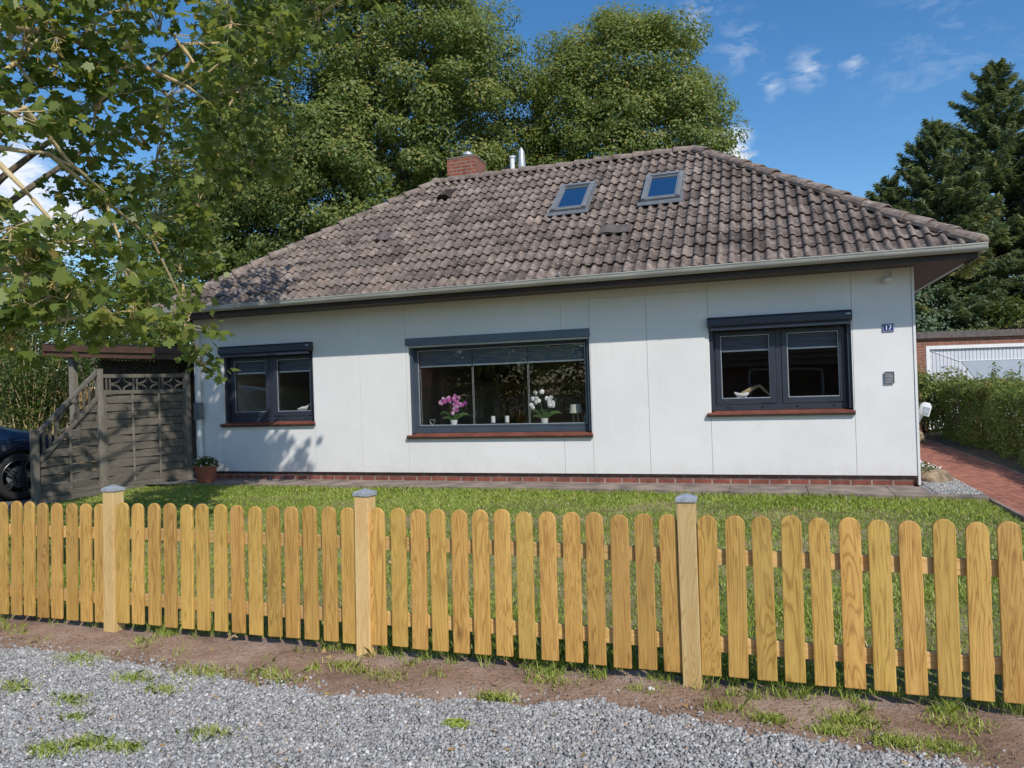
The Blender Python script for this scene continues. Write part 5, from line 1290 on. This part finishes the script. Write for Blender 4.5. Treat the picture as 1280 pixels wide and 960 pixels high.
# leaves grouped in small sprays around twig ends
ns = 9
spray = RNG.normal(size=(len(BL), 60, 3)); spray = spray / np.linalg.norm(spray, axis=2, keepdims=True) * RNG.uniform(.2, 1, (len(BL), 60, 1)) ** .6
sid = (RNG.uniform(0, 1, n) * np.clip(per[idx] / ns, 3, 59)).astype(int)
C_ = BL[idx, :3] + spray[idx, sid] * BL[idx, 3][:, None] * np.array([1, 1, .85])
P = C_ + RNG.normal(size=(n, 3)) * np.array([.085, .085, .05])
N = unit(RNG.normal(size=(n, 3))) * .75 + np.array([.12, -.2, .75]) + .6 * unit(P - C_)
t = np.clip(RNG.normal(.5, .2, n) + RNG.normal(0, .12, (len(BL), 60))[idx, sid] + RNG.normal(0, .08, len(BL))[idx], 0, .9); k_ = RNG.random(n) < .03; t[k_] = RNG.uniform(.9, 1, k_.sum())
leaves('crown', P, N, RNG.uniform(.06, .125, n), t, M['maple'], mp_, MAPLE, .35)
# hanging seed clusters
for k in range(46):
    b = MB()
    i = random.randrange(len(BL) - 20); c = Vector(C_[np.where(idx == i)[0][random.randrange(int(per[i]))]])
    for j in range(10):
        q = c + Vector((random.gauss(0, .022), random.gauss(0, .022), -.03 - random.random() * .09)); a = random.uniform(0, 6.28)
        b.tube([c, q], .002, 3); e_ = q + Vector((math.cos(a) * .035, math.sin(a) * .035, -.022)); b.beam(q, e_, .013, .003)
    b.build('seed_cluster', M['seed'], mp_)
trunk_limbs('trunk', mp_, (-7.55, 4.65, 0), 7.4, .165, [(-6.02, 4.28, 4.40), (-5.51, 4.03, 3.90), (-5.29, 3.79, 3.32), (-5.01, 3.57, 2.45), (-6.33, 7.34, 5.17), (-5.62, 5.98, 6.76), (-5.25, 7.16, 7.24), (-7.29, 4.9, 5.9), (-5.12, 5.64, 4.85), (-4.95, 3.90, 3.62)], M['bark'], .2)
b = MB()
for p in BR:
    L = sum((Vector(p[i + 1]) - Vector(p[i])).length for i in range(len(p) - 1)); r0 = (.018 if p is BR[-1] else .034) if L > 1.2 else .022
    b.tube(p, [r0 * (1 - .6 * i / (len(p) - 1)) for i in range(len(p))], 8)
anch = np.array([q for p in BR for q in p] + [(-7.3, 4.7, 4), (-6.8, 4.8, 4.6), (-6.5, 5.6, 5.0), (-6.3, 6.5, 5.0), (-5.9, 5.6, 5.8)])
for i in range(len(BL)):
    c = BL[i, :3]; a = anch[np.argmin(np.linalg.norm(anch - c, axis=1) + RNG.uniform(0, .15, len(anch)))]
    anch = np.vstack([anch, c[None]])
    m = (a + c) / 2 + RNG.normal(0, .07, 3)
    b.tube([a, m, c], [.016, .011, .006], 6)
    for k in range(int(min(per[i] / ns, 11))):
        e_ = c + spray[i, k] * BL[i, 3] * np.array([1, 1, .85]); m2 = (c + e_) / 2 + RNG.normal(0, .04, 3)
        b.tube([c, m2, e_], [.006, .004, .002], 4)
b.build('twigs', M['twig'], mp_, smooth=True)

# ---- spruces right
def spruce(label, base, H, Rb, n_wh, seed, group='spruces at the right'):
    rs = np.random.default_rng(seed); t = thing('spruce_tree', label, 'tree', base, group=group)
    b = MB(); bx, by, bz = base
    b.tube([(bx, by, 0), (bx + .05, by, H * .5), (bx, by, H)], [.24, .14, .01], 10)
    P = []; Tt = []; Nn = []; tn = []
    for w in range(n_wh):
        z = H * (.06 + .93 * (w / n_wh) ** .92); Lb = Rb * (1 - z / H) ** .85 + .12
        nb = 8 if z < H * .8 else 5
        for k in range(nb):
            a = rs.uniform(0, 6.283); L = Lb * rs.uniform(.65, 1.2); up0 = .15 + .5 * (z / H) ** 2; droop = .42 * (1 - z / H) + .08
            bt = rs.normal(0, .12)
            pts = []
            for s_ in np.linspace(0, 1, 7):
                pts.append((bx + math.cos(a) * L * s_, by + math.sin(a) * L * s_, z + L * (up0 * s_ - droop * s_ ** 1.5 + .18 * s_ ** 4)))
            b.tube(pts, [.03 * (1 - s_) * L / 2 + .004 for s_ in np.linspace(0, 1, 7)], 4, False)
            m = int(L * 170) + 20; s_ = rs.uniform(.12, 1, m) ** .8; pa = np.array(pts)
            q = np.stack([np.interp(s_, np.linspace(0, 1, 7), pa[:, j]) for j in range(3)], 1)
            side = rs.choice([-1, 1], m); wd = .42 * L ** .6 * (1 - .75 * s_) * rs.uniform(.05, 1, m)
            sd = np.array([-math.sin(a), math.cos(a), 0]); fwd = np.array([math.cos(a), math.sin(a), 0])
            q = q + sd * (side * wd)[:, None] * .8 + fwd * (wd * .3)[:, None]; q[:, 2] -= wd * .45 + rs.uniform(0, .12, m)
            tt = sd * (side * .8)[:, None] + fwd * .7 + np.array([0, 0, -.45]) + rs.normal(0, .25, (m, 3))
            P.append(q); Tt.append(tt); Nn.append(np.array([0, 0, 1]) + rs.normal(0, .45, (m, 3))); tn.append(np.clip(rs.normal(.42, .18, m) + bt + .18 * s_, 0, 1))
    b.build('trunk', M['bark'], t)
    P, Tt, Nn, tn = [np.concatenate(v) for v in (P, Tt, Nn, tn)]
    # twig sprays: narrow blades, long axis along Tt (DIAMOND's y axis = N x T)
    Nn = unit(Nn); T2 = np.cross(Tt, Nn)
    leaves('crown', P, Nn, rs.uniform(.16, .34, len(P)), tn, M['spruce'], t, np.array([(0, -.5), (.08, -.2), (.1, .1), (0, .5), (-.1, .1), (-.08, -.2)]), .25, T2)
    return t
spruce('tallest spruce, its bare spire rising at the right edge of the picture', (8.3, 31.3, 0), 12.9, 5.2, 50, 11)
spruce('middle spruce, its tip lower and just left of the tallest spire', (5.75, 28.6, 0), 10.3, 3.9, 42, 12)
spruce('lowest spruce, standing out furthest left above the right roof hip', (4.35, 28.6, 0), 8.5, 3.4, 36, 13)
spruce('spruce whose drooping branches hang at the right frame edge behind the garage', (10.6, 29.5, 0), 10.8, 4.4, 42, 14)
sh = thing('light_shrub', 'light green deciduous shrub above the right end of the garage roof', 'shrub', (7.2, 29, 0))
P, dv, idx = clump_points(np.array([(7.4 + random.gauss(0, .7), 26.9 + random.gauss(0, .5), random.uniform(1.0, 3.6)) for _ in range(34)]), .45, 110, 1, .3)
leaves('foliage', P, dv + RNG.normal(size=P.shape) * .5 + (0, 0, .4), RNG.uniform(.08, .14, len(P)), np.clip(RNG.normal(.6, .2, len(P)), 0, 1), M['bush'], sh, OVAL)
b = MB()
for i in range(7): b.tube([(7.3, 27, 0), (7.3 + random.gauss(0, .3), 27 + random.gauss(0, .3), 1.6), (7.4 + random.gauss(0, .6), 27 + random.gauss(0, .4), 3.2)], [.035, .02, .008], 6)
b.build('stems', M['bark'], sh)

# ---- hedge along the path
hd = thing('hedge', 'clipped green hedge along the right side of the red brick path', 'hedge', (4.1, 13.5, 0))
n = 90000
X = RNG.uniform(0, 1, n); Y = RNG.uniform(7.2, 20.2, n); Zt = 1.12 + .06 * np.sin(Y * 2.1) + .05 * np.sin(Y * 5.3 + X * 4) + .015 * (Y - 11)
face = RNG.random(n); X3 = np.where(face < .42, 3.82 + RNG.exponential(.12, n) + .07 * np.sin(Y * 3.3) + .05 * np.sin(Y * 7.7), 3.85 + 1.4 * X)
Z3 = np.where(face < .42, Zt * RNG.uniform(.04, 1, n), Zt - RNG.exponential(.07, n) + (RNG.random(n) < .12) * RNG.uniform(0, .12, n))
m_ = face > .86; X3 = np.where(m_, 3.95 + 1.3 * X, X3); Z3 = np.where(m_, Zt * RNG.uniform(.1, 1, n), Z3)
X3 += .09 * np.sin(Z3 * 5 + Y * 1.3) * (face < .42)
P = np.stack([X3, Y, np.clip(Z3 + RNG.normal(0, .02, n), .03, 2)], 1)
N = np.where((face < .42)[:, None], (-.8, -.25, .5), (0, -.15, 1.0)) + RNG.normal(size=(n, 3)) * .55
t = np.clip(RNG.normal(.46, .18, n) + .12 * np.sin(Y * 1.9) * np.sin(Z3 * 4), 0, .93); t[RNG.random(n) < np.where(Y > 15.5, .1, .03)] = 1
leaves('foliage', P, N, RNG.uniform(.035, .07, n), t, M['hedge'], hd, OVAL)
b = MB()
for i in range(90):
    y = random.uniform(7.4, 20); x = random.uniform(3.95, 5.0); b.tube([(x, y, 0), (x + random.gauss(0, .08), y + random.gauss(0, .1), .5), (x + random.gauss(0, .15), y + random.gauss(0, .2), 1.1)], [.018, .012, .004], 5)
b.build('stems', M['bark'], hd)
au = thing('autumn_shrub', 'yellowish and reddish leafed shrub at the far end of the red brick path', 'shrub', (3.6, 19.6, 0))
P, dv, idx = clump_points(np.array([(3.55 + random.gauss(0, .32), 19.7 + random.gauss(0, .35), random.uniform(.25, 1.5)) for _ in range(34)]), .3, 150, 1, .3)
t = np.clip(RNG.normal(.55, .25, len(P)), 0, 1)
leaves('foliage', P, dv + RNG.normal(size=P.shape) * .5 + (0, 0, .4), RNG.uniform(.05, .09, len(P)), t, M['hedge'], au, OVAL)
b = MB()
for i in range(6): b.tube([(3.55, 19.7, 0), (3.55 + random.gauss(0, .2), 19.7 + random.gauss(0, .2), .7), (3.55 + random.gauss(0, .3), 19.7 + random.gauss(0, .3), 1.4)], [.02, .014, .005], 5)
b.build('stems', M['bark'], au)
sp_ = thing('hedge_shoots', 'taller leafy shoots with drooping leaves rising above the hedge in front of the garage door', 'shrub', (4.3, 17.3, 0))
b = MB(); P = []; N = []; T_ = []
for i in range(22):
    x, y = 4.35 + random.gauss(0, .4), 17.3 + random.gauss(0, 1.0); h = 1.35 + abs(random.gauss(0, .22)); lx, ly = random.gauss(0, .12), random.gauss(0, .12)
    b.tube([(x, y, 0), (x + lx * .5, y + ly * .5, h * .6), (x + lx, y + ly, h)], [.014, .009, .003], 5)
    for k in range(26):
        s_ = random.uniform(.55, 1.02); a = random.uniform(0, 6.28); dx, dy = math.cos(a), math.sin(a)
        P.append((x + lx * s_ + dx * .06, y + ly * s_ + dy * .06, h * s_ - .01)); N.append((dx * .5, dy * .5, .8)); T_.append((-dy, dx, .0))
b.build('stems', M['bark'], sp_)
P = np.array(P); N = np.array(N); leaves('foliage', P, N, RNG.uniform(.07, .12, len(P)), np.clip(RNG.normal(.5, .2, len(P)), 0, .9), M['hedge'], sp_, OVAL * np.array([.8, 1]), .3, np.array(T_))
# shaded evergreen mass behind the garage and behind the house
tree('dark_evergreen', 'dark evergreen thicket tree right behind the garage roof', (4.2, 26.6, 0), (4.2, 26.8, 2.2), (2.3, 1.4, 2.3), 60, 240, .8, .12, M['spruce'], .14, shell=.4, tint0=.3)

# ---- across the street (what the windows reflect)
oh = thing('opposite_house', 'dark red brick house with a brown gabled roof across the street', 'house', (-23, -14, 0), local=True)
b = MB(); b.box(-11, 5, -7, 0, 0, 2.7); b.prism([(-7, 2.7), (0, 2.7), (-3.5, 5.6)], -11, -10.8, 'yz'); b.prism([(-7, 2.7), (0, 2.7), (-3.5, 5.6)], 4.8, 5, 'yz'); b.build('wall', M['dark_brick'], oh)
def shingle(x0, x1, ye, ze, n_, dy, dzz, depth):
    b = MB()
    for i in range(n_):
        for sg in (0, 1):
            y0, z0, y1, z1 = ye - i * dy, ze + i * dzz, ye - (i + 1) * dy, ze + (i + 1) * dzz
            if sg: y0, y1 = -depth - y0, -depth - y1
            b.prism([(y0, z0 - .02), (y0, z0 + .04), (y1, z1 + .01), (y1, z1 - .04)], x0, x1, 'yz')
    return b
shingle(-11.3, 5.3, .6, 2.3, 13, .315, .265, 7).build('roof', M['tile'], oh)
for x in (-7.5, -3, 1.5):
    b = MB(); b.box(x - .6, x + .6, .002, .03, .9, 2.0); w_ = b.build('window', M['white_pvc'], oh); b = MB(); b.box(x - .53, x + .53, .031, .036, .97, 1.93); b.build('pane', M['skyglass'], w_)
og = thing('opposite_garage', 'low garage with a white-framed door and tiled roof across the street', 'garage', (0, -13.5, 0), local=True)
b = MB(); b.box(-3.6, 6, -6, 0, 0, 2.3); b.build('wall', M['dark_brick'], og)
shingle(-4, 6.4, .5, 2.05, 11, .32, .26, 6).build('roof', M['tile'], og)
b = MB(); b.box(-.6, -.5, .002, .05, 0, 1.95); b.box(2.4, 2.5, .002, .05, 0, 1.95); b.box(-.5, 2.4, .002, .05, 1.85, 1.95); dr = b.build('door_frame', M['white_pvc'], og)
b = MB(); b.box(-.5, 2.4, .002, .03, 0, 1.85); b.build('door', M['brownwood'], dr)
tree('street_tree', 'dense broadleaf tree across the street beside the low garage', (-7.2, -14.5, 0), (-7.2, -14.5, 4.2), (3.2, 2.6, 3.6), 90, 190, 1.0, .2, M['lime'], .25, shell=.45)
tree('street_tree', 'broadleaf tree across the street nearest the brick house', (-13.6, -15, 0), (-13.4, -15, 4.6), (3.6, 2.8, 4.0), 100, 190, 1.0, .2, M['lime'], .25, shell=.45)
ohd = thing('opposite_hedge', 'long dark hedge across the street in front of the trees', 'hedge', (-15, -8, 0))
n = 16000; X = RNG.uniform(-27, -5.2, n); u = RNG.random(n)
P = np.stack([X, np.where(u < .6, -7.4 - RNG.exponential(.06, n), -7.4 - RNG.uniform(0, .9, n)), np.where(u < .6, RNG.uniform(.03, 1.6, n), 1.6 - RNG.exponential(.06, n)) + .05 * np.sin(X * 3)], 1)
leaves('foliage', P, np.where((u < .6)[:, None], (0, .8, .4), (0, .1, 1)) + RNG.normal(size=(n, 3)) * .5, RNG.uniform(.08, .14, n), np.clip(RNG.normal(.3, .15, n), 0, .9), M['hedge'], ohd, OVAL)
b = MB()
for i in range(40):
    x = -26.8 + i * .55; b.tube([(x, -7.8, 0), (x + random.gauss(0, .1), -7.75, .7), (x + random.gauss(0, .2), -7.7, 1.4)], [.03, .02, .006], 5)
b.build('stems', M['bark'], ohd)
print('objects', len(bpy.data.objects))
